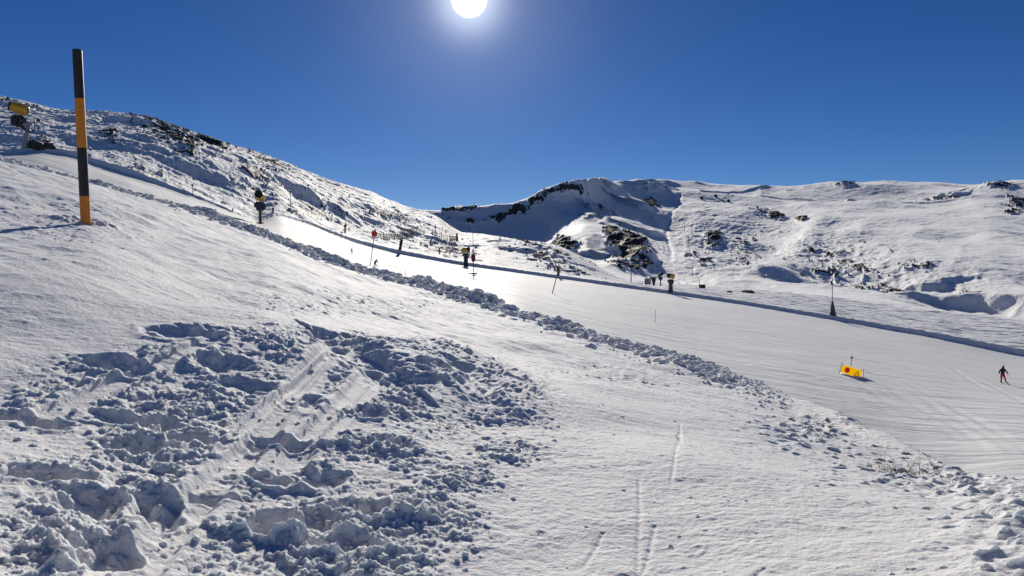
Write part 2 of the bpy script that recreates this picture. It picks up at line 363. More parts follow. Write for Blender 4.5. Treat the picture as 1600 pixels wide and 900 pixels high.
# the windrow: ploughed clods along the bank's edge
wind_line = [(-300, 205), (0, 263), (136, 292), (200, 307), (300, 338), (400, 371), (500, 405), (600, 437), (700, 463), (800, 490), (900, 517), (1000, 545), (1080, 568), (1160, 592), (1235, 612)]
pxk = [p[0] for p in wind_line]
wamp = np.interp(PX, [-400, 0, 150, 400, 600, 900, 1000, 1100, 1180, 1260], [.5, .5, .45, .5, .7, .55, .45, .25, .12, 0]) * (.75 + .5 * fbm(X * .22, Y * .22, 2, 99)) * front * (1 - sstep(860, 1170, PX) * .85)
ws = dE * .75 + .5 * fbm(X * .5, Y * .5, 2, 101)
prof = np.where(ws > -.6, np.exp(-((ws + .6) / .8) ** 2), .6 * np.exp(-((ws + .6) / 1.0) ** 2) + .4 * np.exp(-((ws + .6) / 3.0) ** 2))
q1, c1 = worley(X * 1.9 + .4 * perlin(X * 2, Y * 2, 8), Y * 1.9, 110); q2, c2 = worley(X * 3.8, Y * 3.8, 111)
lump = .40 * (.4 + .6 * c1) * np.sqrt(np.clip(1 - (q1 / .62) ** 2, 0, 1)) + .20 * c2 * np.sqrt(np.clip(1 - (q2 / .6) ** 2, 0, 1)) + .09 * fbm(X * 3.5, Y * 3.5, 3, 112, .6)
H += wamp * (prof * (.42 + .25 * fbm(X * .8, Y * .8, 2, 115)) + np.clip(prof * 1.6, 0, 1) * .8 * lump)
far_fade = 1 - sstep(4, 12, dE)
pc = A.hit(136, 349); dq = np.hypot(X - pc.x, Y - pc.y); H += np.where(dq < 3, -.10 * np.exp(-(dq / .28) ** 2) + .07 * np.exp(-((dq - .55) / .25) ** 2) * (1 + fbm(X * 3, Y * 3, 2, 66)), 0)
A.Z = A.Z + H * np.where(dE > 3, far_fade, 1); A.upd()
snowA = snow_mat('trampled_snow', [(70, .008), (18, .022)], sss=.7, col=(.875, .87, .86))
grid_mesh('snow_bank', A.X, A.Y, A.Z, snowA)
# ------------------------------------------------------------------ ground: piste, hillside on the left
# column: piste near, mid, berm foot, [berm top], slope lines ..., crest
berm = [(-400, 330, 90), (-150, 262, 100), (0, 243, 108), (15, 239, 109), (60, 234, 111), (105, 240, 111), (150, 255, 111), (200, 271, 110), (240, 284, 109), (300, 306, 108), (363, 331, 108), (402, 345, 110),
        (440, 338, 118), (480, 350, 130), (529, 369, 142), (578, 385, 155), (623, 396, 162), (727, 415, 168), (900, 439, 165), (1046, 459, 158), (1160, 476, 155), (1303, 500, 150), (1450, 526, 145), (1600, 556, 140), (2000, 640, 120)]
bx = np.array([b[0] for b in berm], float)
def bi(px, k): return float(np.interp(px, bx, [b[k] for b in berm]))
# near visible piste (py just under the bank's edge), its distance
near = [(-400, 215, 66), (0, 262, 68), (200, 306, 68), (400, 371, 70), (600, 439, 85), (800, 492, 52), (1000, 549, 50), (1230, 625, 43), (1332, 645, 44), (1600, 768, 33), (2000, 900, 28)]
crest = [(-400, 120, 360), (0, 157, 400), (40, 165, 400), (100, 180, 400), (190, 187, 400), (230, 192, 400), (280, 208, 405), (350, 230, 415), (400, 243, 420), (450, 262, 430), (520, 288, 445), (580, 305, 450), (640, 328, 520), (680, 340, 520),
         (700, 352, 430), (722, 366, 360), (760, 368, 335), (800, 374, 330), (860, 382, 325), (900, 397, 300), (950, 425, 275), (980, 438, 262), (1100, 448, 245), (1200, 455, 232), (1300, 465, 220), (1400, 480, 210), (1500, 491, 200), (1600, 502, 190), (2000, 560, 170)]
def ti(tab, px, k): return float(np.interp(px, [a[0] for a in tab], [a[k] for a in tab]))
cols = sorted(set([b[0] for b in berm] + [n[0] for n in near] + [c[0] for c in crest]))
tk, rk, zk = [], [], []
bank_h = lambda px: float(np.interp(px, [-400, 0, 60, 200, 300, 402, 440, 600, 900, 1303, 1600, 2000], [.4, .4, .6, .8, .5, .15, .45, .75, .7, .7, .95, 1.0]))
for px in cols:
    if px in (15, 105): continue
    nr_, br, cr_ = ti(near, px, 2), bi(px, 2), ti(crest, px, 2)
    zn = knot(px, ti(near, px, 1), nr_); zb_ = knot(px, bi(px, 1), br); zc = knot(px, ti(crest, px, 1), cr_)
    zt = zb_ + bank_h(px)
    r = [nr_ - 18, nr_, nr_ * .5 + br * .5, br]; z = [zn - 1.5, zn, zn * .5 + zb_ * .5 + .3, zb_]
    r += [br + .8, br + 3]; z += [zt, zt + .05]
    for w in (.33, .68):
        r.append(br + 3 + (cr_ - br - 3) * w)
        sag = float(np.interp(px, [-400, 0, 350, 700, 900, 1100], [-.02, -.02, .05, .0, .1, .0]))
        z.append(zt + (zc - zt) * (w + sag * math.sin(math.pi * w)))
    r += [cr_, cr_ * 1.12 + 15, cr_ * 1.5 + 60]; z += [zc, zc - 3.5, zc - 32]
    tk.append(theta_of(px)); rk.append(r); zk.append(z)
tk = [math.radians(-85)] + tk + [math.radians(85)]; rk = [rk[0]] + rk + [rk[-1]]; zk = [zk[0]] + zk + [zk[-1]]
tk = np.array(tk); rk = np.array(rk, float); zk = np.array(zk, float)
thB = angles(-60, 1660, 1.5, -85, 85, 60)
Rk = col_interp(tk, rk, thB); Zk = col_interp(tk, zk, thB)
def smooth_cols(a, n):
    k = np.hanning(n); k /= k.sum(); return np.stack([np.convolve(np.pad(r, n // 2, 'edge'), k, 'valid')[:len(r)] for r in a])
Rk = smooth_cols(Rk, 15); Zk = smooth_cols(Zk, 15)
def lin(a, b, n, e=1.0): return a + (b - a) * (np.linspace(0, 1, n, endpoint=False)[:, None] ** e)
R = np.concatenate([lin(Rk[0], Rk[1], 20), lin(Rk[1], Rk[3] - 1.2, 260), lin(Rk[3] - 1.2, Rk[5], 40), lin(Rk[5], Rk[8], 430, .92), lin(Rk[8], Rk[10], 50), Rk[10][None]])
BERM_ROW = 20 + 260 + 20
Z = hermite(Rk, Zk, pchip_slopes(Rk, Zk), R)
B = Band(thB, R, Z); X, Y = B.X.astype(f4), B.Y.astype(f4); PX, PY = B.px, B.py
rowi = np.arange(R.shape[0])[:, None] * np.ones_like(R)
dB = R - Rk[3][None]; past = sstep(.5, 4, dB)                 # past the berm
H = .10 * fbm(X * .05, Y * .05, 3, 200) * (1 - past)
# groomer's combing along the run, faint skiers' furrows
pa = math.radians(-30); U = X * math.cos(pa) + Y * math.sin(pa); V = -X * math.sin(pa) + Y * math.cos(pa)
H += (1 - past) * (.024 * fbm(U * .08, V * .4, 3, 210, .6))
rgp = np.random.RandomState(11)
for i in range(26):
    x0 = rgp.uniform(450, 1500); q0 = rgp.uniform(.1, .8); ln = rgp.uniform(120, 420); am_ = rgp.uniform(-12, 12); pl = []
    for j in range(6):
        xx = x0 + ln * j / 5; e_ = bi(xx, 1); n_ = ti(near, xx, 1); yy = e_ + (n_ - e_) * np.clip(q0 + .25 * (j / 5 - .5), .05, .97) + am_ * math.sin(j * 1.3); pl.append((xx, yy))
    D, sg, T = poly_dist(X, Y, smooth_poly(B.pts(pl), 5), 1.5); w_ = .16 + B.hit(*pl[2]).y * .002
    H += np.where(D < 1e8, (-.022 * np.exp(-(D / w_) ** 2) + .012 * np.exp(-((D - 2 * w_) / w_) ** 2)) * sstep(0, .1, T) * sstep(0, .1, 1 - T), 0)
H += .10 * fbm(X * .9, Y * .9, 2, 215) * np.exp(-((dB - .8) / 1.6) ** 2)
def mound(B, H, poly, h, ws_, wg, band_px=None):
    """a scarp: steep face towards the camera along the pixel polyline, easing off behind it"""
    P = smooth_poly(B.pts(poly), 6)
    if P[0][0] > P[-1][0]: P = P[::-1]
    D, sg, T = poly_dist(X, Y, P, wg * 3 + ws_)
    s_ = D * sg + ws_ * (1.3 * fbm(X / (ws_ * 4), Y / (ws_ * 4), 3, 77) if ws_ > 1 else 0); endf = np.clip(np.sin(np.pi * np.clip(T, .0, 1)), 0, 1) ** .6
    up = sstep(-ws_ * .2, ws_, s_); dn = np.where(s_ > ws_, np.exp(-((s_ - ws_) / wg) ** 2), 1)
    k = h * up * dn * np.clip(endf, 0, 1)
    H += np.where(D < 1e8, k, 0)
hillw = past * sstep(1, 14, dB)
leftness = 1 - sstep(640, 760, PX)
sa_ = math.radians(-14); U = X * math.cos(sa_) + Y * math.sin(sa_); V = -X * math.sin(sa_) + Y * math.cos(sa_)
rb = (.35 + .65 * leftness)
strip = sstep(930, 1010, PX)                                  # the tracked strip on the right is low
rb = rb * (1 - .75 * strip)
H += hillw * rb * (1.0 * fbm(X * .018, Y * .018, 3, 220) + .45 * ridged(U * .05, V * .08, 3, 221) + .26 * fbm(U * .16, V * .2, 3, 222, .65) + .16 * ridged(U * .5, V * .5, 3, 223, .6))
H += past * strip * (.16 * ridged(U * .03, V * .22, 3, 230) + .05 * fbm(U * .3, V * 1.2, 2, 231))
rockB = np.zeros_like(R)
for poly, h, w_, g_ in [([(140, 196), (220, 200), (300, 222), (360, 246)], 3.2, 5, 20), ([(230, 212), (300, 236), (380, 262)], 2.5, 5, 16),
                        ([(240, 262), (330, 280), (430, 300), (520, 330)], 2.4, 6, 22), ([(430, 322), (500, 328), (580, 342), (650, 356)], 2.6, 6, 20), ([(600, 316), (620, 332), (645, 348)], 2.0, 3, 25),
                        ([(738, 376), (765, 382), (792, 392)], 3.0, 7, 20), ([(560, 350), (640, 358), (680, 368)], 1.6, 4, 14), ([(640, 378), (670, 376), (700, 384)], 1.6, 4, 12), ([(800, 388), (830, 398), (870, 410)], 2.2, 5, 16),
                        ([(150, 215), (260, 250), (420, 282)], 1.6, 4, 15)]:
    mound(B, H, poly, h * .65, w_, g_)
def zone(px, py, cx, cy, rx, ry, an=0):
    a = math.radians(an); u = (px - cx) * math.cos(a) + (py - cy) * math.sin(a); v = -(px - cx) * math.sin(a) + (py - cy) * math.cos(a)
    return np.exp(-(u / rx) ** 2 - (v / ry) ** 2)
zn_ = 0
for z_ in [(125, 186, 20, 5, 5, 1.25), (255, 203, 60, 12, 18, 1.05), (330, 232, 35, 12, 28, 1.1), (280, 240, 70, 20, 22, .85), (230, 285, 60, 20, 20, .62), (400, 290, 60, 22, 20, .62), (420, 255, 60, 12, 25, .6), (490, 330, 80, 18, 15, .6), (610, 345, 60, 16, 15, .6),
           (70, 224, 16, 5, 10, .9), (170, 225, 30, 14, 15, .8), (860, 408, 70, 18, 20, .55), (30, 165, 60, 5, 12, .62), (700, 392, 60, 18, 10, .55)]:
    zn_ = np.maximum(zn_, z_[5] * zone(PX, PY, *z_[:5]))
rn = .6 * fbm(U * .30, V * .26, 5, 240, .82) + .2 * ridged(U * .07, V * .09, 3, 241)
rmask = zn_ * .9 + .18 + rn * .66 - .95
rockB = sstep(-.06, .10, rmask) * hillw * (1 - .9 * strip)
H += rockB * (.15 + .2 * ridged(X * .12, Y * .12, 3, 242)) * np.clip(R / 160, .3, 2)
B.Z = B.Z + H; B.upd()
pisteM = snow_mat('groomed_snow', [(.7, .17), (3.5, .06)], stretch=(14, (.16, .9, 1)), sheen=.05, spec=.08, col=(.86, .86, .85))
hillM = snow_mat('wind_crusted_snow', [(.5, .35), (2.2, .08)], rock=True, stretch=(40, (.5, 1.3, 1)), col=(.875, .87, .86), rs=1.5)
grid_mesh('ski_piste', B.X, B.Y, B.Z, pisteM, rows=(0, BERM_ROW + 1))
grid_mesh('hillside', B.X, B.Y, B.Z, hillM, rows=(BERM_ROW, R.shape[0]), attrs={'rock': rockB})
# ------------------------------------------------------------------ far mountain
C_COLS = [(300, [(480, 500), (400, 900), (370, 1180), (345, 1260), (335, 1320)]),
          (690, [(470, 500), (385, 900), (360, 1170), (346, 1220), (335, 1270)]),
          (720, [(470, 500), (385, 900), (364, 1170), (344, 1225), (330, 1280)]),
          (760, [(470, 500), (390, 900), (368, 1180), (345, 1240), (328, 1300)]),
          (800, [(470, 500), (395, 850), (372, 1180), (345, 1250), (324, 1310)]),
          (830, [(465, 500), (395, 850), (369, 1180), (335, 1270), (312, 1330)]),
          (860, [(465, 500), (400, 820), (368, 1160), (325, 1290), (297, 1360)]),
          (885, [(465, 500), (400, 800), (368, 1050), (325, 1320), (289, 1410)]),
          (910, [(465, 500), (400, 800), (362, 1060), (318, 1390), (284, 1500)]),
          (945, [(465, 500), (405, 800), (360, 1150), (320, 1600), (286, 2000)]),
          (1000, [(465, 520), (405, 850), (360, 1300), (320, 1850), (288, 2400)]),
          (1060, [(465, 560), (405, 950), (355, 1500), (318, 2000), (289, 2600)]),
          (1200, [(475, 560), (410, 950), (355, 1500), (320, 2000), (295, 2700)]),
          (1330, [(485, 520), (430, 800), (360, 1300), (320, 1900), (297, 2600)]),
          (1400, [(500, 480), (430, 760), (365, 1250), (318, 1900), (292, 2600)]),
          (1500, [(520, 460), (440, 720), (370, 1200), (320, 1800), (291, 2500)]),
          (1560, [(525, 450), (440, 700), (370, 1150), (318, 1750), (285, 2300)]),
          (1600, [(530, 450), (440, 700), (370, 1150), (318, 1750), (284, 2300)]),
          (2100, [(560, 450), (450, 700), (370, 1150), (315, 1750), (270, 2300)])]
tk, rk, zk = [], [], []
for px, kn in C_COLS:
    tk.append(theta_of(px)); r = [kn[0][1] - 150] + [b for _, b in kn]; z = [knot(px, kn[0][0], kn[0][1]) - 10] + [knot(px, a, b) for a, b in kn]
    r += [r[-1] * 1.06 + 40, r[-1] * 1.5 + 400]; z += [z[-1] - 4, z[-1] - 120]
    rk.append(r); zk.append(z)
tk = [math.radians(-85)] + tk + [math.radians(85)]; rk = [rk[0]] + rk + [rk[-1]]; zk = [zk[0]] + zk + [zk[-1]]
tk = np.array(tk); rk = np.array(rk, float); zk = np.array(zk, float)
thC = angles(560, 1680, 1.2, -85, 85, 60)
Rk = smooth_cols(col_interp(tk, rk, thC), 27); Zk = smooth_cols(col_interp(tk, zk, thC), 27)
R = np.concatenate([lin(Rk[0], Rk[1], 20), lin(Rk[1], Rk[5], 620), lin(Rk[5], Rk[7], 40), Rk[7][None]])
Z = hermite(Rk, Zk, cr_slopes(Rk, Zk) * .5 + pchip_slopes(Rk, Zk) * .5, R)
Bc = Band(thC, R, Z); X, Y = Bc.X.astype(f4), Bc.Y.astype(f4); PX, PY = Bc.px, Bc.py
H = np.zeros_like(R)
calm = 1 - .55 * zone(PX, PY, 800, 350, 90, 25)
H += calm * (15 * fbm(X * .0035, Y * .0025, 2, 300) + 5 * ridged(X * .006, Y * .0025, 2, 305) + 1.6 * fbm(X * .012, Y * .008, 3, 301) + .5 * ridged(X * .02, Y * .012, 3, 302))
SC = [([(950, 412), (985, 420), (1015, 424), (1032, 412)], 8), ([(948, 392), (975, 398), (1005, 400), (1025, 398)], 6), ([(998, 372), (1018, 376), (1036, 374)], 8),
      ([(868, 396), (885, 402), (905, 408), (922, 410)], 8), ([(998, 334), (1012, 336), (1028, 336)], 14), ([(900, 330), (925, 338), (945, 338), (975, 330)], 6), ([(905, 350), (920, 352), (945, 346)], 3),
      ([(925, 292), (950, 299), (985, 297)], 8), ([(1000, 306), (1022, 308), (1052, 300)], 13), ([(1000, 298), (1030, 300), (1060, 294)], 7), ([(1310, 312), (1322, 313), (1336, 311)], 8), ([(1440, 310), (1475, 312), (1512, 309)], 9),
      ([(1300, 298), (1320, 300), (1340, 299)], 6), ([(1380, 436), (1440, 444), (1490, 442), (1530, 436)], 7), ([(1385, 480), (1450, 487), (1530, 494), (1640, 506), (1780, 525)], 11),
      ([(1205, 345), (1215, 347), (1228, 345)], 5), ([(1245, 346), (1252, 348), (1260, 346)], 4), ([(1100, 388), (1112, 392), (1128, 388)], 4), ([(1520, 300), (1545, 300), (1570, 292)], 8), ([(1285, 420), (1330, 428), (1380, 432)], 4), ([(1150, 330), (1185, 336), (1220, 330)], 5)]
for poly, h in SC: mound(Bc, H, poly, h, h * 1.5, h * 7)
def furrow(poly, h, w):
    P = smooth_poly(Bc.pts(poly), 6); D, sg, T = poly_dist(X, Y, P, w * 4)
    H[...] += np.where(D < 1e8, h * np.exp(-(D / w) ** 2) * sstep(0, .06, T) * sstep(0, .06, 1 - T), 0)
furrow([(1062, 306), (1058, 322), (1048, 342), (1036, 357)], -2.6, 5); furrow([(1038, 364), (1044, 385), (1048, 405), (1047, 428)], -1.8, 3.2)
furrow([(913, 288), (930, 300), (952, 312), (985, 326)], 5, 10); furrow([(1170, 309), (1260, 313), (1340, 316), (1420, 318), (1500, 315), (1600, 312)], 4.5, 14)
furrow([(1085, 302), (1130, 302), (1200, 296)], 4, 14); furrow([(1280, 345), (1262, 372), (1240, 405), (1200, 448)], 9, 26); furrow([(915, 378), (918, 395), (925, 412)], 2.2, 5)
furrow([(950, 352), (940, 362)], 3, 6)
zn_ = 0
for z_ in [(985, 402, 42, 26, 28, 1.5), (960, 380, 18, 12, 10, 1.4), (885, 390, 22, 14, 15, 1.4), (1015, 325, 14, 11, 0, 1.5), (1115, 380, 16, 10, 0, 1.2), (890, 300, 32, 10, 15, 1.1), (800, 338, 55, 11, -18, .95), (845, 318, 45, 11, -25, 1.0), (720, 332, 40, 5, -5, 1.0), (740, 348, 50, 5, 5, .85),
           (1212, 340, 14, 6, 0, 1.3), (1252, 346, 10, 5, 0, 1.3), (1195, 335, 30, 12, 0, .62), (1310, 420, 110, 40, 12, .60), (1430, 425, 50, 5, 3, .86), (1385, 455, 60, 16, 10, .78), (1500, 465, 60, 18, 0, .58), (1590, 320, 24, 14, 0, .85), (1582, 341, 14, 4, 0, 1.1), (1320, 298, 20, 3, 0, .9),
           (1470, 313, 60, 3, 0, .75), (1100, 420, 60, 20, 20, .55), (940, 335, 40, 15, 0, .6), (970, 425, 40, 8, 10, .8), (1560, 296, 40, 7, 0, .75), (1020, 302, 40, 8, 0, .6), (1165, 400, 60, 60, 0, .5), (1305, 437, 8, 6, 0, 1.0)]:
    zn_ = np.maximum(zn_, z_[5] * zone(PX, PY, *z_[:5]))
rn = .5 * fbm(X * .05, Y * .028, 5, 340, .8) + .15 * ridged(X * .02, Y * .014, 3, 341)
rmask = zn_ * .85 + rn * .75 - .82
rockC = sstep(-.06, .08, rmask)
H += rockC * (1.5 + 2.2 * ridged(X * .03, Y * .03, 3, 342)) * np.clip(R / 1200, .4, 1.3)
H += sstep(.3, .8, zn_) * 1.8 * ridged(X * .03, Y * .03, 2, 344)
tex = np.clip(zone(PX, PY, 1310, 410, 130, 50, 12) + zone(PX, PY, 1110, 400, 70, 60) + zone(PX, PY, 1490, 455, 110, 28, 8), 0, 1)
H += (.25 + tex) * (1.2 * ridged(X * .045, Y * .03, 3, 350) + .5 * fbm(X * .15, Y * .08, 2, 351))
Bc.Z = Bc.Z + H; Bc.upd()
mtnM = snow_mat('mountain_snow', [(.06, 1.6), (.25, .5)], rock=True, col=(.875, .87, .86), rs=.15)
grid_mesh('mountain', Bc.X, Bc.Y, Bc.Z, mtnM, attrs={'rock': rockC})

# ------------------------------------------------------------------ mesh helpers for things
class MB:
    def __init__(s): s.v = []; s.f = []; s.m = []
    def add(s, v, f, m=0):
        o = len(s.v); s.v += [tuple(p) for p in v]; s.f += [[i + o for i in q] for q in f]; s.m += [m] * len(f); return s
    def box(s, c, d, rot=None, m=0, bev=.12):
        """a box with its edges cut back"""
        c = Vector(c); h = [x / 2 for x in d]; b = min(h) * bev * 2; v = []
        for sx in (-1, 1):
            for sy in (-1, 1):
                for sz in (-1, 1):
                    for k in range(3):
                        p = [sx * h[0], sy * h[1], sz * h[2]]; q = [sx, sy, sz]
                        for j in range(3):
                            if j != k: p[j] -= q[j] * b
                        v.append(Vector(p))
        import itertools
        I = lambda sx, sy, sz, k: ((sx > 0) * 4 + (sy > 0) * 2 + (sz > 0)) * 3 + k
        f = []
        for k in range(3):
            a, bb = [j for j in range(3) if j != k]
            for sg in (-1, 1):
                q = []
                for (x, y) in ((-1, -1), (1, -1), (1, 1), (-1, 1)):
                    t_ = [0, 0, 0]; t_[k] = sg; t_[a] = x; t_[bb] = y; q.append(I(*t_, k))
                f.append(q)
            for x in (-1, 1):
                for y in (-1, 1):
                    t1 = [0, 0, 0]; t1[k] = -1; t1[a] = x; t1[bb] = y; t2 = list(t1); t2[k] = 1
                    f.append([I(*t1, a), I(*t2, a), I(*t2, bb), I(*t1, bb)])
        for sx in (-1, 1):
            for sy in (-1, 1):
                for sz in (-1, 1): f.append([I(sx, sy, sz, 0), I(sx, sy, sz, 1), I(sx, sy, sz, 2)])
        R_ = rot if rot else Matrix.Identity(3)
        return s.add([c + R_ @ p for p in v], f, m)
    def rings(s, pts, rad, n=12, m=0, cap=True):
        """tube through pts with a radius at each"""
        pts = [Vector(p) for p in pts]; v = []; f = []; pu = None
        for i, p in enumerate(pts):
            d = (pts[min(i + 1, len(pts) - 1)] - pts[max(i - 1, 0)]); d = d.normalized() if d.length > 1e-9 else Vector((0, 0, 1))
            u = pu if pu else (Vector((1, 0, 0)) if abs(d.x) < .9 else Vector((0, 1, 0)))
            u = (u - d * u.dot(d)).normalized(); w = d.cross(u); pu = u
            for k in range(n):
                a = 2 * math.pi * k / n; v.append(p + (u * math.cos(a) + w * math.sin(a)) * rad[i])
        for i in range(len(pts) - 1):
            for k in range(n): f.append([i * n + k, i * n + (k + 1) % n, (i + 1) * n + (k + 1) % n, (i + 1) * n + k])
        if cap: f.append(list(range(n))[::-1]); f.append([(len(pts) - 1) * n + k for k in range(n)])
        return s.add(v, f, m)
    def tube(s, a, b, r1, r2=None, n=10, m=0): return s.rings([a, b], [r1, r2 if r2 is not None else r1], n, m)
    def build(s, name, mats, parent=None, smooth=True):
        me = bpy.data.meshes.new(name); me.from_pydata(s.v, [], s.f)
        for mm in (mats if isinstance(mats, (list, tuple)) else [mats]): me.materials.append(mm)
        for p, k in zip(me.polygons, s.m): p.material_index = k
        if smooth:
            me.polygons.foreach_set('use_smooth', [True] * len(me.polygons))
            try: me.set_sharp_from_angle(angle=math.radians(38))
            except Exception: pass
        me.update(); o = bpy.data.objects.new(name, me); C.objects.link(o)
        if parent: o.parent = parent
        return o
def thing(name, label, cat, loc, rz=0, sc=1, group=None):
    o = bpy.data.objects.new(name, None); C.objects.link(o); o.empty_display_size = .2
    o.location = loc; o.rotation_euler = (0, 0, rz); o.scale = (sc, sc, sc); o['label'] = label; o['category'] = cat
    if group: o['group'] = group
    return o
def tag(o, label, cat, group=None):
    o['label'] = label; o['category'] = cat
    if group: o['group'] = group
    return o
def dup(root, loc, rz, sc, label, name=None):
    r = root.copy(); C.objects.link(r); r.location = loc; r.rotation_euler = (0, 0, rz); r.scale = (sc, sc, sc); r['label'] = label
    for ch in [o for o in bpy.data.objects if o.parent == root]:
        c = ch.copy(); C.objects.link(c); c.parent = r
        for g in [o for o in bpy.data.objects if o.parent == ch]:
            d = g.copy(); C.objects.link(d); d.parent = c
    return r
def up_px(base, px0, py0, px1, py1):
    """a vector from base whose end is seen at (px1,py1) when base is seen at (px0,py0), standing at the same depth"""
    d = base.y * cp - (base.z - EYE) * sp
    return Vector(((px1 - px0) * d / F, 0, -(py1 - py0) * d / F / cp))
orange = mat('orange_paint', (.62, .21, .012), .55, noise=.3, nscale=9); black = mat('black_paint', (.014, .014, .015), .55, noise=.5, nscale=9)
yellow = mat('yellow_paint', (.62, .33, .03), .4); dark = mat('dark_steel', (.03, .032, .038), .5, .4); grey = mat('galvanised_steel', (.22, .23, .25), .45, .6)
navy = mat('navy_padding', (.02, .03, .07), .7); pad = mat('grey_padding', (.10, .10, .11), .8); red = mat('red_paint', (.60, .03, .02), .45); white = mat('white_paint', (.75, .75, .75), .5)
wood = mat('weathered_wood', (.16, .12, .085), .85, noise=.35); rust = mat('brown_steel', (.09, .05, .035), .7); rockm = mat('dark_rock', (.06, .052, .045), .9, noise=.6, nscale=3)
# ---- the striped piste pole on the near slope
b = A.hit(136, 349); v = up_px(b, 136, 349, 128, 82); t = thing('piste_pole', 'tall thick piste pole banded black and orange on the near slope', 'pole', b)
H_ = v.length; ax = v.normalized(); r_ = 7.0 * b.y / F
bands = [(-.12, .155, orange), (.155, .435, black), (.435, .72, orange), (.72, 1.0, black)]
tilt = ax
for a_, c_, m_ in bands:
    mb = MB(); n_ = 5; ps = [tilt * H_ * (a_ + (c_ - a_) * i / n_) for i in range(n_ + 1)]
    mb.rings(ps, [r_ * (1.02 - .04 * (a_ + (c_ - a_) * i / n_)) + .0015 * math.sin(i * 2.1) for i in range(n_ + 1)], 20)
    if c_ == 1.0: mb.rings([tilt * H_, tilt * (H_ + r_ * .12)], [r_ * .98, r_ * .8], 20)
    mb.build('orange_band' if m_ is orange else 'black_band', m_, t)
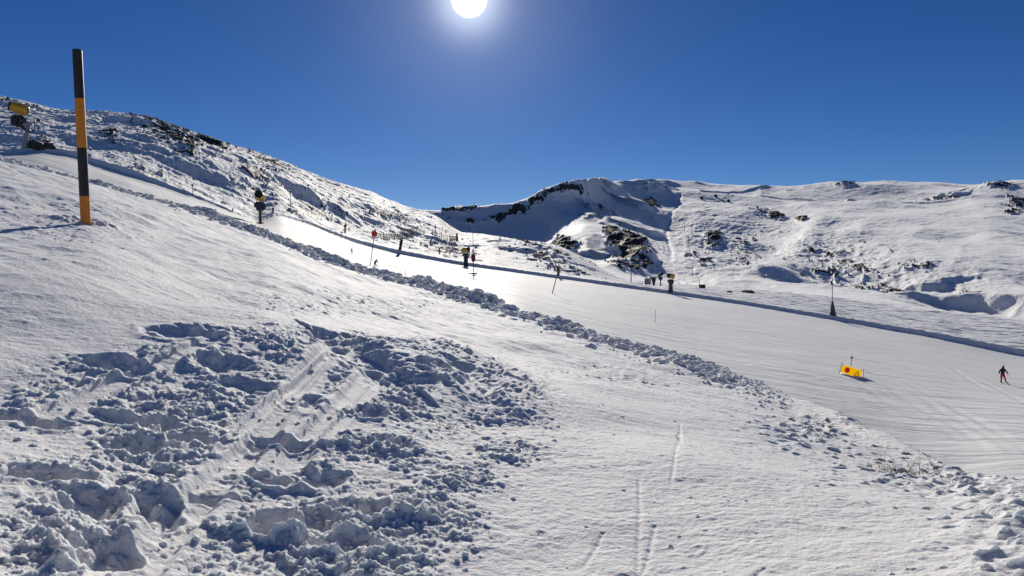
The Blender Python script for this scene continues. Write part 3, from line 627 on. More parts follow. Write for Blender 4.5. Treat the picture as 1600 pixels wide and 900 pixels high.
# ---- snow cannons
def cannon_parts(t, yaw, tilt_, tower, barrel=yellow, padded=None, box_side=-1):
    """local: metres, base at 0, total about 4 m; yaw = where the barrel points, 0 = towards -Y"""
    g = MB()
    if tower == 'slim':
        g.rings([(0, 0, -.3), (0, 0, 1.2), (0, 0, 2.0)], [.16, .15, .13], 12); g.box((0, 0, .12), (.7, .5, .12)); g.box((0, 0, 1.95), (.45, .45, .12))
    elif tower == 'arm':
        g.rings([(-.30, 0, -.4), (-.02, 0, 1.2), (.22, 0, 2.25)], [.24, .2, .17], 12); g.box((.22, 0, 2.3), (.4, .4, .35))
    g.build('tower', grey if tower == 'arm' else rust, t)
    top = 2.05
    off = Vector((0, 0, 0))
    if tower == 'arm':
        k = MB(); k.box((-.35, 0, 1.95), (1.5, .28, .26), Matrix.Rotation(math.radians(28), 3, 'Y')); k.tube((.2, 0, 2.1), (-.9, 0, 2.0), .05, n=6); k.box((-1.05, 0, 2.45), (.5, .6, .6)); k.box((-.7, .1, 2.3), (.5, .5, .5)); k.build('lift_arm', dark, t)
        k = MB(); k.tube((.2, 0, 2.35), (.95, 0, 2.45), .035, n=6); k.tube((.75, 0, 1.6), (.75, 0, 2.7), .045, n=6); k.tube((.95, 0, 2.3), (1.05, 0, 2.55), .04, n=6); k.box((1.12, 0, 2.62), (.26, .2, .26)); k.box((.6, 0, 1.62), (.4, .14, .1)); k.build('service_mast', dark, t)
        off = Vector((-.72, 0, .35)); top = 2.35
    cb = MB(); cb.box(off + Vector((0, .05, top + .15)), (.85, .75, .42)); cb.box(off + Vector((-.48, .0, top + .02)), (.26, .5, .5)); cb.box(off + Vector((.46, .05, top - .1)), (.22, .42, .62)); cb.rings([off + Vector((-.2, -.42, top + .1)), off + Vector((-.2, -.5, top + .1))], [.13, .13], 12)
    if tower != 'arm': cb.box((0, 0, top - .35), (.75, .6, .42)); cb.tube((-.3, .1, 1.5), (.05, 0, 1.0), .05, n=6); cb.tube((.3, .1, 1.5), (-.05, 0, 1.0), .05, n=6)
    cb.build('compressor_box', navy if tower != 'arm' else dark, t)
    d = Vector((math.sin(yaw) * math.cos(tilt_), -math.cos(yaw) * math.cos(tilt_), math.sin(tilt_))); c = off + Vector((0, 0, top + 1.02))
    y = MB(); y.tube(off + Vector((-.36, 0, top + .3)), c + d.cross(Vector((0, 0, 1))) * .40, .05, n=6); y.tube(off + Vector((-.4, 0, top + .34)), off + Vector((.4, 0, top + .34)), .06, n=6); y.tube(off + Vector((.36, 0, top + .3)), c - d.cross(Vector((0, 0, 1))) * .40, .05, n=6); y.build('yoke', barrel, t)
    bl = MB(); bl.rings([c - d * .78, c - d * .7, c - d * .2, c + d * .35, c + d * .62], [.40, .46, .47, .43, .40], 24, cap=False); bl.rings([c - d * .72, c - d * .3], [.36, .36], 24, cap=False)
    bo = bl.build('barrel', barrel, t)
    fr = MB(); fr.rings([c + d * .60, c + d * .72, c + d * .74, c + d * .58], [.43, .44, .37, .35], 24, cap=False)
    for r2 in (.12, .24):
        fr.rings([c + d * .66, c + d * .69], [r2, r2], 20, cap=False)
    s1 = d.cross(Vector((0, 0, 1))).normalized(); s2 = s1.cross(d)
    for k in range(8):
        a_ = k * math.pi / 4; e = s1 * math.cos(a_) + s2 * math.sin(a_); fr.tube(c + d * .66 + e * .06, c + d * .66 + e * .38, .012, n=5)
    fr.build('nozzle_ring', black, bo)
    fn = MB(); fn.rings([c - d * .15, c + d * .35, c + d * .5], [.14, .13, .05], 12)
    for k in range(7):
        a_ = k * 2 * math.pi / 7; e = s1 * math.cos(a_) + s2 * math.sin(a_); e2 = s2 * math.cos(a_) - s1 * math.sin(a_)
        p0 = c + e * .1; p1 = c + e * .38; w_ = e2 * .09 + d * .06
        fn.add([p0 - w_, p0 + w_, p1 + w_, p1 - w_, p0 - w_ + d * .015, p0 + w_ + d * .015, p1 + w_ + d * .015, p1 - w_ + d * .015], [[0, 1, 2, 3], [7, 6, 5, 4], [0, 4, 5, 1], [2, 6, 7, 3], [1, 5, 6, 2], [0, 3, 7, 4]])
    fn.build('fan', dark, bo)
    gr = MB(); gr.rings([c - d * .80, c - d * .86, c - d * .88], [.40, .32, .10], 20); gr.build('intake_grille', black, bo)
    if padded:
        pd = MB(); pd.rings([(0, 0, -.2), (0, 0, .1), (0, 0, 1.4), (0, 0, 1.9), (0, 0, 2.0)], [.48, .46, .38, .34, .2], 14); pd.build('tower_padding', padded, t)
    return t
GC = 'snow cannons along the piste'
def put(px, py, hpx, real, band, **k):
    b_ = band.hit(px, py); return b_, hpx * (b_.y * cp) / F / real
b, sc = put(47, 233, 58, 4.0, B); t = thing('snow_cannon', 'yellow snow cannon pointing left on a leaning grey post, high on the left slope', 'snow cannon', b, 0, sc * 1.15, GC); cannon_parts(t, -math.pi / 2 + .45, .24, 'arm')
b, sc = put(408, 350, 51, 3.6, B); t = thing('snow_cannon', 'yellow snow cannon facing the viewer with a black fan mouth over dark compressor boxes', 'snow cannon', b, 0, sc, GC); cannon_parts(t, .12, .22, 'slim')
lb = MB(); lb.tube((0, 0, 3.4), (.05, 0, 3.85), .03, n=6); lb.rings([(0, 0, 3.55), (-.35, 0, 3.8), (-.8, 0, 3.9), (-1.0, 0, 3.85)], [.03, .05, .09, .03], 8); lb.build('lamp_arm', black, t)
b, sc = put(728, 416, 30, 3.6, B); t = thing('snow_cannon', 'small yellow snow cannon on a navy padded post beside a thin dark pole', 'snow cannon', b, 0, sc, GC); cannon_parts(t, .9, .15, 'slim', padded=navy)
lb = MB(); lb.tube((.2, 0, 1.6), (1.15, 0, 1.72), .09, n=8); lb.box((1.2, 0, 1.72), (.15, .2, .3)); lb.build('hose_arm', red, t)
b, sc = put(1048, 457, 29, 3.6, B); t = thing('snow_cannon', 'yellow snow cannon on a pale grey padded post past the far bank of the piste', 'snow cannon', b, 0, sc, GC); cannon_parts(t, -.9, .15, 'slim', padded=pad)
# the dark machinery frame left of it, beyond the strip's crest
b, sc = put(1032, 446, 20, 3.6, B); t = thing('snow_cannon', 'small dark blue snow cannon without padding, tilted, left of the grey padded one', 'snow cannon', b, 0, sc, GC); cannon_parts(t, .5, .4, 'slim', barrel=navy)
# ---- marker poles
def stick(px0, py0, px1, py1, wpx, m=dark, band=B, deep=.3):
    """returns base, axis vector, radius for a pole seen from (px0,py0) up to (px1,py1)"""
    b_ = band.hit(px0, py0); return b_, up_px(b_, px0, py0, px1, py1), wpx * .5 * b_.y / F
b = B.hit(579, 414); b, v, r_ = stick(579, 414, 586, 362, 1.3); t = thing('marker_pole', 'leaning thin marker pole with a round red disc at its top', 'marker pole', b)
MB().tube(-v * .08, v, r_, r_ * .8).build('pole', dark, t); c = v * .93; k = r_ / .65
MB().rings([c + Vector((0, -.05, 0)), c + Vector((0, -.09, 0)), c + Vector((0, -.10, 0))], [4.6 * k, 4.6 * k, 4.2 * k], 20).build('disc', red, t)
MB().rings([v * .99, v * 1.06], [2.2 * k, 1.2 * k], 10).build('cap', red, t)
b, v, r_ = stick(740, 428, 739, 358, 1.2); t = thing('marker_pole', 'thin upright pole with a dark red sleeve and a wide flat foot on the piste', 'marker pole', b); k = r_ / .6
MB().tube(-v * .04, v, r_, r_ * .7).build('pole', dark, t); MB().rings([v * .26, v * .30, v * .42, v * .46], [r_, 3.4 * k, 3.2 * k, r_], 12).build('sleeve', mat('dark_red_padding', (.12, .02, .02), .7), t)
MB().rings([v * .0, v * .03], [6 * k, 5 * k], 14).box((-5 * k, 0, k), (6 * k, 6 * k, 2 * k)).build('foot', dark, t); MB().box(v * .99, (7 * k, 3 * k, 2.6 * k)).build('lamp_head', grey, t)
b, v, r_ = stick(863, 459, 874, 416, 1.4); t = thing('marker_pole', 'thin dark pole leaning right on the piste, left of the far rocks', 'marker pole', b); MB().tube(-v * .04, v, r_, r_ * .8).build('pole', dark, t); MB().rings([v * .95, v * 1.0], [r_ * 1.5, r_ * 1.3], 8).build('cap', red, t)
def wrapped(px0, py0, px1, py1, w0, w1, m, label, bend=0, top=None):
    b_, v_, _ = stick(px0, py0, px1, py1, 1); k_ = b_.y / F; t_ = thing('padded_hydrant', label, 'padded post', b_, 0, 1, 'padded hydrant posts beyond the piste bank')
    n_ = 6; ps = []; rr = []
    for i in range(n_ + 1):
        q = i / n_; ps.append(v_ * q + Vector((bend * k_ * math.sin(q * math.pi), 0, 0))); rr.append((w0 + (w1 - w0) * q) * .5 * k_ * (1 + .12 * math.sin(i * 2.3)))
    MB().rings([-v_ * .08] + ps, [rr[0]] + rr, 12).build('padding', m, t_)
    if top:
        e = up_px(b_, px0, py0, *top); MB().rings([v_ * .9, v_ * .95 + (e - v_ * .95) * .5, e], [.6 * k_, .5 * k_, .45 * k_], 6).build('lance', dark, t_)
    return t_
wrapped(625, 391, 628, 374, 4.5, 5, dark, 'dark wrapped post standing above the bank, right of the red disc', top=(629, 370))
wrapped(872, 430, 870, 416, 4, 5, pad, 'grey wrapped post with a bent thin lance, behind the leaning pole', bend=1.5, top=(861, 398))
wrapped(1302, 493, 1301, 471, 10, 3, pad, 'tapering grey wrapped post with a tall lance, on the right strip', top=(1300, 420))
wrapped(1021.5, 446, 1021.5, 433, 3, 8, black, 'short black round-topped post beside the small square frame')
for p0, p1, w_, lab in [((456, 334), (455, 299), 1.2, 'thin dark pole on the left hillside, right of the large yellow cannon'), ((303, 307), (303, 289), 1.0, 'thin pole with a small dark box, on the left hillside edge'),
                        ((681, 368), (681, 353), .9, 'thin pole standing by the slatted snow fences'), ((1024, 504), (1024, 484), .7, 'hair-thin stake alone on the middle of the piste'), ((634, 430), (634, 423), .7, 'tiny stake just past the row of snow clods'), ((715, 376), (714, 365), 3.0, 'short thick post ending the right snow fence')]:
    b, v, r_ = stick(*p0, *p1, w_); t = thing('stake', lab, 'pole', b, 0, 1, 'thin stakes and poles across the slopes'); MB().tube(-v * .1, v, r_, r_ * .8, n=8).build('shaft', dark, t)
    k = r_ / (w_ * .5)
    if w_ in (1.2, 1.0): MB().box(v * .97, (3 * k, 2 * k, 3 * k)).build('box', dark, t)
    else: MB().rings([v * .98, v * 1.03], [r_ * 1.3, r_ * .9], 8).build('cap', dark, t)
# small hydrants and bits on the hill
def hydrant(px, py, h, m, label, w=.5):
    b_ = B.hit(px, py); k_ = b_.y / F * h / 10; t_ = thing('hydrant', label, 'hydrant', b_, 0, 1, 'small hydrants on the hillside')
    MB().rings([(0, 0, -2 * k_), (0, 0, 5 * k_), (0, 0, 6 * k_)], [1.4 * k_, 1.3 * k_, .8 * k_], 10).build('post', m, t_)
    MB().box((0, 0, 7.4 * k_), (3.4 * k_, 3 * k_, 3 * k_)).tube((0, 0, 7.4 * k_), (3.2 * k_, 0, 9.6 * k_), .5 * k_, n=6).build('valve_head', dark, t_)
    MB().tube((-1 * k_, 0, 4 * k_), (-4 * k_, 0, 0), .5 * k_, n=6).build('brace', m, t_)
hydrant(428, 334, 9, dark, 'small dark hydrant standing right of the large facing yellow cannon'); hydrant(540, 364, 12, yellow, 'small ochre hydrant with a dark brace above the piste bank'); hydrant(365, 331, 6, dark, 'tiny dark hydrant at the left piste edge'); hydrant(697, 364, 5, dark, 'tiny dark hydrant just above the right snow fence')
hydrant(687, 395, 8, dark, 'dark blue low hydrant below the right snow fence')
# ---- snow fences
def fence(pts_, h_px, label, sp=3.0):
    ws_ = [B.hit(*p) for p in pts_]; t_ = thing('snow_fence', label, 'fence', ws_[0], 0, 1, 'slatted snow fences on the far knoll'); o_ = ws_[0]
    k_ = o_.y / F; hh = h_px * k_; sl_ = MB(); ra = MB(); n_tot = 0
    for a_, c_ in zip(ws_, ws_[1:]):
        a_ = a_ - o_; c_ = c_ - o_; n_ = max(2, int((c_ - a_).length / (sp * k_)))
        for q in (.35, .8): ra.tube(a_ + Vector((0, .06, hh * q)), c_ + Vector((0, .06, hh * q)), .2 * k_, n=5)
        for i in range(n_ + 1):
            p_ = a_ + (c_ - a_) * (i / n_); jj = math.sin(i * 3.7) * .12 * hh
            sl_.box(p_ + Vector((jj * .5, 0, hh * .45)), (.6 * k_, .05, hh * (1.0 + .15 * math.sin(i * 1.9))), Matrix.Rotation(math.sin(i * 5.1) * .12, 3, 'Y'))
        MB().tube(a_ - Vector((0, -.1, .4)), a_ + Vector((0, .1, hh * 1.25)), .5 * k_, n=6).build('post', wood, t_)
    MB().tube(c_ - Vector((0, -.1, .4)), c_ + Vector((0, .1, hh * 1.25)), .5 * k_, n=6).build('post', wood, t_)
    sl_.add(ra.v, ra.f); sl_.build('slat_panel', wood, t_, smooth=False)
fence([(582, 371), (600, 374), (622, 374), (646, 370)], 8, 'leaning brown slatted snow fence at the left, beside the red disc pole')
fence([(627, 364), (645, 362), (664, 365)], 5, 'short slatted snow fence highest on the knoll, in the middle', 2.6)
fence([(676, 370), (690, 374), (703, 376), (714, 377)], 8, 'slatted snow fence on the right, ending in a thick post')
# ---- yellow warning banner on the piste
b0 = B.hit(1313, 584); b1 = B.hit(1352, 598); k = b0.y / F
t = thing('warning_banner', 'yellow warning banner with a red round sign and a triangle, strung between two leaning poles', 'banner', b0)
def P_(px, py, dy=0): return up_px(b0, 1313, 584, px, py) + Vector((0, dy, 0))
MB().tube(P_(1312, 587), P_(1318.5, 565), .5 * k, .45 * k, n=8).build('pole', mat('pale_red_paint', (.62, .22, .22), .5), t)
MB().tube(P_(1352.5, 600), P_(1350.5, 576), .5 * k, .45 * k, n=8).build('pole', mat('orange_grey_paint', (.55, .36, .28), .5), t)
qa, qb, qc, qd = P_(1314.0, 581.5), P_(1318.2, 569.5), P_(1349.8, 579.5), P_(1348.6, 594.8)
def Q(u, v_, d=0):   # point on the banner, u 0..1 along, v 0..1 up
    p = (qa * (1 - u) + qd * u) * (1 - v_) + (qb * (1 - u) + qc * u) * v_
    return p + Vector((0, -d - .05 * math.sin(u * math.pi) , 0))
def sheet(u0, u1, v0, v1, d, n=10):
    mb = MB(); v = []; f = []
    for i in range(n + 1):
        u = u0 + (u1 - u0) * i / n
        v += [Q(u, v0, d), Q(u, v1, d), Q(u, v1, d - .02), Q(u, v0, d - .02)]
    for i in range(n):
        a = i * 4
        for j in range(4): f.append([a + j, a + (j + 1) % 4, a + 4 + (j + 1) % 4, a + 4 + j])
    f += [[3, 2, 1, 0], [n * 4, n * 4 + 1, n * 4 + 2, n * 4 + 3]]
    return mb.add(v, f)
def cloth(name, col):
    m = mat(name, col, .7, noise=.05); tr = N(m.node_tree, 'ShaderNodeBsdfTranslucent'); tr.inputs[0].default_value = col + (1,); mx = N(m.node_tree, 'ShaderNodeMixShader'); mx.inputs[0].default_value = .8
    out = m.node_tree.nodes['Material Output']; m.node_tree.links.new(m.node_tree.nodes['Principled BSDF'].outputs[0], mx.inputs[1]); m.node_tree.links.new(tr.outputs[0], mx.inputs[2]); m.node_tree.links.new(mx.outputs[0], out.inputs['Surface']); return m
wc = cloth('white_cloth', (.8, .8, .8)); hem = sheet(0, 1, -.18, .06, 0)
for q_ in (sheet(0, 1, .98, 1.05, 0), sheet(0, .02, .06, .98, 0, 1), sheet(.96, 1, .06, .98, 0, 1)): hem.add(q_.v, q_.f)
hem.build('cloth_border', wc, t, smooth=False)
sg_y = cloth('yellow_cloth', (.80, .60, .03)); red_c = cloth('red_cloth', (.75, .03, .02)); bar_c = cloth('pale_cloth', (.85, .6, .55))
sh = sheet(.02, .96, .06, .98, .015).build('yellow_panel', sg_y, t, smooth=False)
def disc(u, v_, r, d, m, name, n=20, sides=None, bar=None):
    c_ = Q(u, v_); eu = (qd - qa).normalized(); ev = (qb - qa); ev = (ev - eu * ev.dot(eu)).normalized(); mb = MB(); n = sides or n
    a0 = math.pi / 2
    ring = [c_ + (eu * math.cos(a0 + 2 * math.pi * i / n) + ev * math.sin(a0 + 2 * math.pi * i / n)) * r * k + Vector((0, -d, 0)) for i in range(n)]
    ring2 = [p + Vector((0, .012, 0)) for p in ring]
    mb.add(ring + ring2, [list(range(n))] + [[i, (i + 1) % n, n + (i + 1) % n, n + i] for i in range(n)]); mb.build(name, m, t, smooth=False); return c_, eu, ev
disc(.27, .52, 4.2, .05, red_c, 'stop_disc')
c_, eu, ev = Q(.27, .52), (qd - qa).normalized(), None; ev = (qb - qa); ev = (ev - eu * ev.dot(eu)).normalized()
mb = MB(); q_ = [c_ + eu * x * k + ev * y * k + Vector((0, -.07, 0)) for x, y in ((-2.9, -.7), (2.9, -.7), (2.9, .7), (-2.9, .7))]; mb.add(q_ + [p + Vector((0, .012, 0)) for p in q_], [[0, 1, 2, 3], [0, 4, 5, 1], [1, 5, 6, 2], [2, 6, 7, 3], [3, 7, 4, 0]]); mb.build('white_bar', wc, t, smooth=False)
tm = MB(); c_ = Q(.73, .42); tp = [c_ + eu * x * k + ev * y * k + Vector((0, -.06, 0)) for x, y in ((0, 5), (4.3, -2.6), (-4.3, -2.6))]
for i in range(3): tm.tube(tp[i], tp[(i + 1) % 3], .5 * k, n=6)
tm.build('warning_triangle', mat('dark_red_paint', (.25, .03, .01), .6), t)
c_ = Q(.73, .42); MB().tube(c_ + ev * 1.6 * k + Vector((0, -.09, 0)), c_ - ev * .3 * k + Vector((0, -.09, 0)), .55 * k, .35 * k, n=8).rings([c_ - ev * .9 * k + Vector((0, -.09, 0)), c_ - ev * 1.5 * k + Vector((0, -.09, 0))], [.45 * k, .45 * k], 8).build('triangle_mark', black, t)
for u_ in (.03, .95):
    for v_ in (.1, .95): MB().box(Q(u_, v_, .03), (1.3 * k, .03, 1.2 * k)).build('eyelet', black, t)
b, v, r_ = stick(1331.5, 573, 1333, 556, 1.0); t2 = thing('marker_pole', 'short pole with a small black box standing behind the yellow banner', 'marker pole', b); k2 = r_ / .5
MB().tube(-v * .6, v * .75, r_, r_, n=8).build('pole', dark, t2); MB().box(v * .82, (3.4 * k2, 2.4 * k2, 2.6 * k2), Matrix.Rotation(-.4, 3, 'Y')).build('box', black, t2); MB().tube(v * .8, v * 1.25, r_ * .5, n=6).build('antenna', white, t2)
# ---- people
def person(px, py, h_px, joints, cols_, label, real=1.75, rz=0, skis=True, sc_=None, edges=None, helmet=black, ski_dir=(0.2, -1), stance=.16):
    b_ = B.hit(px, py); sc = h_px * b_.y / F / real
    t_ = thing('skier', label, 'person', b_, rz, sc)
    me = bpy.data.meshes.new('person'); names = list(joints); E = edges
    me.from_pydata([joints[n][0] for n in names], [(names.index(a), names.index(c)) for a, c in E], [])
    tmp = bpy.data.objects.new('tmp', me); C.objects.link(tmp)
    mod = tmp.modifiers.new('s', 'SKIN'); sk = me.skin_vertices[0].data
    for i, n in enumerate(names):
        r = joints[n][1]; sk[i].radius = (r, r) if not isinstance(r, tuple) else r
        sk[i].use_root = (n == 'pelvis')
    m2 = tmp.modifiers.new('u', 'SUBSURF'); m2.levels = 1
    dg = bpy.context.evaluated_depsgraph_get(); ev_ = bpy.data.meshes.new_from_object(tmp.evaluated_get(dg)); bpy.data.objects.remove(tmp)
    for m_ in cols_: ev_.materials.append(m_)
    arm = [Vector(joints[n][0]) for n in names if n.startswith(('elbow', 'hand'))]; pel = joints['pelvis'][0]
    for p in ev_.polygons:
        z = p.center.z; p.use_smooth = True
        near_arm = any((p.center - a).length < .2 for a in arm)
        p.material_index = 2 if z > joints['neck'][0][2] + .04 and (p.center - Vector(joints['head'][0])).length < .25 else (0 if (z > pel[2] + .06 or near_arm) else (1 if z > .14 else 3))
    bo = bpy.data.objects.new('body', ev_); C.objects.link(bo); bo.parent = t_
    hd = Vector(joints['head'][0]); MB().rings([hd + Vector((0, 0, -.02)), hd + Vector((0, .01, .06)), hd + Vector((0, .01, .12)), hd + Vector((0, .01, .15))], [.125, .125, .09, .03], 14).build('helmet', helmet, t_)
    if skis:
        dv = Vector((ski_dir[0], ski_dir[1], 0)).normalized()
        for n in ('footL', 'footR'):
            f_ = Vector(joints[n][0]); f_.z = .02; z0 = Vector((0, 0, .02))
            mb = MB(); w_ = Vector((-dv.y, dv.x, 0)) * .05; pr = [(-.75, .0), (-.4, 0), (.6, 0), (.8, .04), (.9, .11)]; v = []; f = []
            for q, zz in pr:
                p = f_ + dv * q + Vector((0, 0, zz)); v += [p - w_, p + w_, p + w_ + z0, p - w_ + z0]
            for i in range(len(pr) - 1):
                for j in range(4): f.append([i * 4 + j, i * 4 + (j + 1) % 4, i * 4 + 4 + (j + 1) % 4, i * 4 + 4 + j])
            f += [[3, 2, 1, 0], [16, 17, 18, 19]]; mb.add(v, f).build('ski', black, t_, smooth=False)
    return t_
EDG = [('pelvis', 'waist'), ('waist', 'chest'), ('chest', 'neck'), ('neck', 'head'), ('chest', 'shL'), ('shL', 'elbowL'), ('elbowL', 'handL'), ('chest', 'shR'), ('shR', 'elbowR'), ('elbowR', 'handR'),
       ('pelvis', 'hipL'), ('hipL', 'kneeL'), ('kneeL', 'ankleL'), ('ankleL', 'footL'), ('pelvis', 'hipR'), ('hipR', 'kneeR'), ('kneeR', 'ankleR'), ('ankleR', 'footR')]
skin = mat('skin', (.45, .28, .2), .6)
J = dict(pelvis=((0, .05, .92), .16), waist=((0, .03, 1.08), .155), chest=((0, 0, 1.32), (.2, .15)), neck=((0, -.02, 1.50), .075), head=((0, -.04, 1.64), .105),
         shL=((-.2, 0, 1.42), .09), elbowL=((-.38, -.02, 1.18), .07), handL=((-.5, -.12, .98), .06), shR=((.2, 0, 1.42), .09), elbowR=((.38, -.02, 1.16), .07), handR=((.48, -.12, .92), .06),
         hipL=((-.11, .04, .85), .12), kneeL=((-.17, -.05, .50), .085), ankleL=((-.17, 0, .14), .075), footL=((-.17, -.12, .07), .065), hipR=((.11, .04, .85), .12), kneeR=((.2, -.03, .52), .085), ankleR=((.36, .02, .14), .075), footR=((.38, -.1, .07), .065))
person(1570, 599, 27, J, [mat('dark_jacket', (.02, .018, .025), .8), mat('red_trousers', (.45, .015, .02), .8), skin, black], 'skier in dark jacket and red trousers at the far right of the piste', edges=EDG, ski_dir=(-.5, -1))
J2 = {k_: ((v_[0][0], v_[0][1], v_[0][2]), v_[1]) for k_, v_ in J.items()}
J2.update(pelvis=((-.18, .1, .62), .16), waist=((-.05, .02, .78), .155), chest=((.12, -.05, .98), (.19, .15)), neck=((.2, -.08, 1.14), .075), head=((.26, -.1, 1.26), .105), shL=((-.05, -.05, 1.06), .09), elbowL=((-.1, -.2, .85), .07), handL=((.15, -.3, .78), .06),
          shR=((.3, -.05, 1.04), .09), elbowR=((.45, -.15, .85), .07), handR=((.5, -.25, .7), .06), hipL=((-.25, .08, .58), .12), kneeL=((-.1, -.12, .38), .085), hipR=((-.06, .08, .58), .12), kneeR=((.14, -.1, .38), .085), ankleR=((.12, .0, .14), .075), footR=((.14, -.12, .07), .065))
person(587, 417, 12, J2, [black, black, skin, black], 'tiny skier in black crouching just behind the clods, right of the red disc pole', real=1.38, edges=EDG, ski_dir=(1, -.5))
person(550, 397, 9, J, [mat('grey_jacket', (.08, .08, .09), .8), mat('brown_trousers', (.05, .04, .035), .8), skin, black], 'tiny skier in grey standing on the upper piste, left of the red disc pole', edges=EDG, ski_dir=(-1, .1))
# ---- lift machinery at the foot of the mountain and pylons up it
def pylon(px0, py0, px1, py1, label, band=Bc, arm=3.0, w=.9):
    b_ = band.hit(px0, py0); v_ = up_px(b_, px0, py0, px1, py1); k_ = b_.y / F; t_ = thing('lift_pylon', label, 'pylon', b_, 0, 1, 'drag lift pylons up the mountain')
    MB().tube(-v_ * .1, v_, w * .5 * k_, w * .4 * k_, n=8).build('mast', grey, t_); MB().tube(v_ * .98 - Vector((arm * .5 * k_, 0, 0)), v_ * .98 + Vector((arm * .5 * k_, 0, 0)), .35 * k_, n=6).build('crossarm', grey, t_)
    return t_
for a_, lab in [((1021, 357, 1021, 348), 'lift pylon standing alone left of the curved snow track'), ((1069, 363, 1069, 347), 'lift pylon nearest above the smooth lift run'), ((1081, 372, 1080, 354), 'tallest lift pylon, high on the lift run right of the snow track'),
                ((1076, 388, 1075, 371), 'second lift pylon down from the top of the run'), ((1077, 406, 1077, 389), 'third lift pylon down, in the middle of the run'), ((1082, 433, 1081, 411), 'lift pylon near the foot of the run, above the low hut'),
                ((1037, 397, 1037, 385), 'lift pylon on the slope right of the large rock outcrop'), ((1034, 427, 1034, 404), 'tall lift pylon just above the dark blue cannon')]: pylon(*a_, lab)
b = B.hit(986, 441); v = up_px(b, 986, 441, 986, 417); k = b.y / F; t = thing('cable_mast', 'dark T-shaped mast under the rock outcrop', 'mast', b)
MB().tube(-v * .1, v, .8 * k, .6 * k, n=8).build('mast', dark, t); MB().box(v * 1.0 + Vector((-5 * k, 0, 0)), (18 * k, 1.0 * k, 1.0 * k)).build('crossbeam', dark, t)
b = B.hit(1012, 445); k = b.y / F; t = thing('board_frame', 'small square dark-framed board on the snow below the outcrop', 'board', b)
fr = MB(); z0 = 5.5 * k
for dx_, dz_, w_, h_ in ((0, 4, 9.4, 1.5), (0, -4, 9.4, 1.5), (-4, 0, 1.5, 6.4), (4, 0, 1.5, 6.4)): fr.box((dx_ * k, 0, z0 + dz_ * k), (w_ * k, 1.2 * k, h_ * k))
fr.build('frame', black, t); MB().box((0, .2 * k, z0), (6.4 * k, .5 * k, 6.4 * k)).build('panel', mat('pale_board', (.45, .45, .47), .7), t); MB().box((0, -.3 * k, z0), (2.6 * k, .4 * k, 2.4 * k)).build('emblem', black, t)
for sx in (-3, 3): MB().tube((sx * k, 0, -1 * k), (sx * k, 0, 1.6 * k), .5 * k, n=6).build('leg', black, t)
b = B.hit(1097, 450); k = b.y / F; t = thing('lift_hut', 'low dark hut with a curved pole at the foot of the lift run', 'hut', b)
MB().box((0, 0, 2 * k), (9 * k, 6 * k, 5 * k)).build('walls', dark, t); MB().box((0, 0, 4.9 * k), (10.4 * k, 7 * k, .8 * k)).build('roof', black, t); MB().box((-1.5 * k, -3.05 * k, 2.6 * k), (2 * k, .2 * k, 1.6 * k)).build('window', mat('dark_glass', (.02, .03, .04), .1), t)
MB().rings([(-4 * k, 0, 3 * k), (-4.6 * k, 0, 12 * k), (-6 * k, 0, 16 * k), (-9 * k, 0, 17.5 * k)], [.5 * k, .45 * k, .4 * k, .35 * k], 6).build('curved_pole', dark, t)
for px_, py_, lab in [(1095, 311, 'leftmost of three tiny dark huts high on the mountain'), (1117, 308, 'middle and highest of three tiny dark huts high on the mountain'), (1137, 316, 'rightmost of three tiny dark huts high on the mountain')]:
    b = Bc.hit(px_, py_); k = b.y / F; t = thing('mountain_hut', lab, 'hut', b, 0, 1, 'three dark huts near the ridge')
    MB().box((0, 0, 1.2 * k), (4.2 * k, 4 * k, 3.4 * k)).build('walls', dark, t); mb = MB(); x_, y_, z_ = 2.5 * k, 2.4 * k, 2.9 * k
    mb.add([(-x_, -y_, z_), (x_, -y_, z_), (x_, y_, z_), (-x_, y_, z_), (-x_ * .9, 0, z_ * 1.4), (x_ * .9, 0, z_ * 1.4)], [[0, 1, 5, 4], [2, 3, 4, 5], [1, 2, 5], [3, 0, 4], [3, 2, 1, 0]]); mb.build('roof', black, t)
# ---- boulders
def rock_mesh(seed, n=3):
    import bmesh
    bm = bmesh.new(); bmesh.ops.create_icosphere(bm, subdivisions=n, radius=1); co_ = np.array([v.co[:] for v in bm.verts])
    q = .35 * perlin(co_[:, 0] * 1.3 + seed * 7.1, co_[:, 1] * 1.3 + co_[:, 2] * .9, seed) + .2 * perlin(co_[:, 0] * 3.1 + co_[:, 2] * 2, co_[:, 1] * 3.1 + seed, seed + 5)
    for v, d_ in zip(bm.verts, q): v.co *= 1 + float(d_)
    me = bpy.data.meshes.new('rock'); bm.to_mesh(me); bm.free(); return me
for i, (px_, py_, w_, h_, band, lab) in enumerate([(60, 231, 22, 13, B, 'brown boulder at the foot of the leftmost snow cannon'), (82, 232, 16, 9, B, 'lower brown boulder right of the one by the leftmost cannon'), (1168, 457, 20, 5, B, 'flat dark rock on the crest of the strip, right of the low hut'),
                                                   (1140, 457, 9, 3, B, 'small flat dark rock between the low hut and the larger flat rock')]):
    b = band.hit(px_, py_); k = b.y / F; me = rock_mesh(i + 3); me.materials.append(rockm); o = bpy.data.objects.new('boulder', me); C.objects.link(o); o.location = b + Vector((0, 0, h_ * .25 * k)); o.scale = (w_ * .5 * k, w_ * .4 * k, h_ * .6 * k); o.rotation_euler = (0, .3 if i < 2 else 0, i)
    tag(o, lab, 'rock', 'loose rocks')
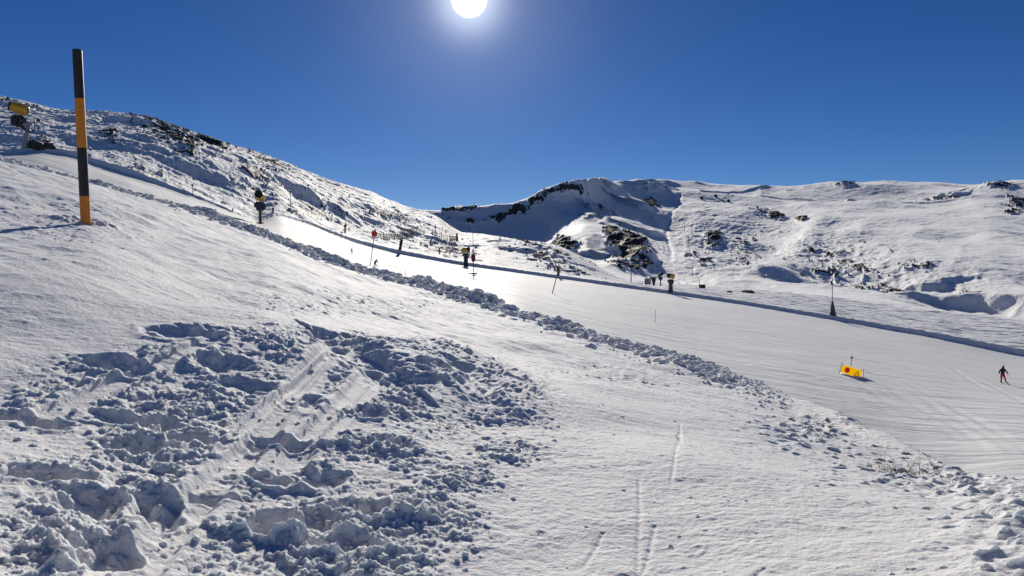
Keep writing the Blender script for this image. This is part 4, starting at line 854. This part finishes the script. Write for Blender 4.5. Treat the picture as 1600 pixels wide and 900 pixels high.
# ---- dry twigs poking through the snow
random.seed(5)
twig = mat('dry_twig', (.19, .14, .10), .9, noise=.3, nscale=40)
def bush(px, py, w_px, h_px, n, label):
    b_ = A.hit(px, py); k_ = b_.y / F; t_ = MB()
    for i in range(n):
        x = random.gauss(0, w_px * .25) * k_; y = random.gauss(0, w_px * .2) * k_; p = Vector((x, y, -.03)); lean = Vector((random.gauss(.1, .55), random.gauss(0, .5), 1)).normalized(); L_ = h_px * k_ * random.uniform(.35, 1.1)
        pts_ = [p.copy()]; d_ = lean.copy()
        for s_ in range(6):
            p = p + d_ * L_ / 6; d_ = (d_ + Vector((random.gauss(0, .25), random.gauss(0, .25), random.gauss(-.16, .15)))).normalized(); pts_.append(p.copy())
            if random.random() < .45 and s_ > 0:
                e = (d_ + Vector((random.gauss(0, .8), random.gauss(0, .8), .2))).normalized(); t_.rings([p, p + e * L_ * .12, p + e * L_ * .2 + Vector((0, 0, -.01))], [.0016, .0013, .0008], 4)
        t_.rings(pts_, [.003 * (1 - .1 * q) for q in range(7)], 4)
    o_ = t_.build('dry_bush', twig); o_.location = b_; tag(o_, label, 'bush', 'dry twigs poking through the snow')
bush(1395, 738, 60, 38, 26, 'widest clump of dry brown twigs on the bank, right foreground'); bush(1438, 742, 36, 42, 13, 'arching dry twigs right of the widest clump'); bush(1470, 732, 24, 34, 7, 'thin sparse twigs on the bank just before the piste'); bush(1500, 752, 40, 20, 10, 'low twigs farthest right on the bank')
bush(545, 528, 26, 24, 8, 'few twigs above the shaded trench in the trampled snow'); bush(697, 668, 30, 26, 9, 'pale twigs near the right side of the trampled patch'); bush(1066, 690, 10, 22, 2, 'single twig upright in the smooth path')
# ---- loose clods on the ploughed ridge and the trampled patch
def clods(name, spots, mat_):
    import bmesh
    base = []
    for sd in range(6):
        bm = bmesh.new(); bmesh.ops.create_icosphere(bm, subdivisions=2, radius=1); co_ = np.array([v.co[:] for v in bm.verts]); q = .55 * perlin(co_[:, 0] * 1.1 + sd * 3.3, co_[:, 1] * 1.1 + co_[:, 2] * 1.3, 400 + sd) + .25 * perlin(co_[:, 0] * 2.9, co_[:, 1] * 2.9 + co_[:, 2] * 2, 410 + sd)
        base.append((co_ * (1 + q[:, None]), np.array([[v.index for v in f.verts] for f in bm.faces]))); bm.free()
    Vv = []; Ff = []; o_ = 0
    for i, (x, y, z, r) in enumerate(spots):
        c_, f_ = base[i % 6]; a_ = random.random() * 6.28; ca_, sa_ = math.cos(a_), math.sin(a_); c2 = np.stack([c_[:, 0] * ca_ - c_[:, 1] * sa_, c_[:, 0] * sa_ + c_[:, 1] * ca_, c_[:, 2] * .75], 1) * r * np.array([1.2, .9, 1.0])
        Vv.append(c2 + (x, y, z + r * .25)); Ff.append(f_ + o_); o_ += len(c_)
    Vv = np.concatenate(Vv); Ff = np.concatenate(Ff); me = bpy.data.meshes.new(name); me.from_pydata(Vv.tolist(), [], Ff.tolist()); me.polygons.foreach_set('use_smooth', [True] * len(me.polygons)); me.materials.append(mat_)
    o = bpy.data.objects.new(name, me); C.objects.link(o); o['kind'] = 'stuff'; return o
def ground_at(th_, r_):
    c = int(np.argmin(np.abs(A.th - th_))); i = int(np.searchsorted(A.R[:, c], r_)); return A.Z[min(i, A.R.shape[0] - 1), c]
spots = []
rng = np.random.RandomState(3)
for i in range(7000):
    px_ = rng.uniform(-60, 1240); th_ = theta_of(px_); c = int(np.argmin(np.abs(A.th - th_))); am = np.interp(px_, [-60, 300, 600, 1000, 1150, 1240], [.9, .95, 1, .65, .3, .12])
    r_ = edge[c] - .75 + rng.normal(0, .7) - abs(rng.normal(0, 1.5)) * (rng.rand() < .5)
    s_ = .03 + .15 * rng.rand() ** 4
    spots.append((r_ * math.sin(th_), r_ * math.cos(th_), ground_at(th_, r_), s_ * am * 1.15))
clods('windrow_clods', spots, snowA)['label'] = 'loose snow clods along the ploughed ridge'
spots = []
for i in range(1300):
    px_ = rng.uniform(-40, 900); py_ = rng.uniform(510, 899); b = A.hit(px_, py_)
    if not seg_mask(np.array([px_]), np.array([py_]), patch_poly)[0]: continue
    spots.append((b.x, b.y, b.z - .003, .005 + .018 * rng.rand() ** 3))
for i in range(300):
    px_ = rng.uniform(600, 1600); py_ = rng.uniform(560, 899); b = A.hit(px_, py_)
    if b.z > -9 and math.hypot(b.x, b.y) < 20: spots.append((b.x, b.y, b.z - .004, .003 + .009 * rng.rand() ** 4 + .0005 * b.y))
clods('snow_crumbs', spots, snowA)['label'] = 'snow crumbs scattered over the trampled patch and the path'
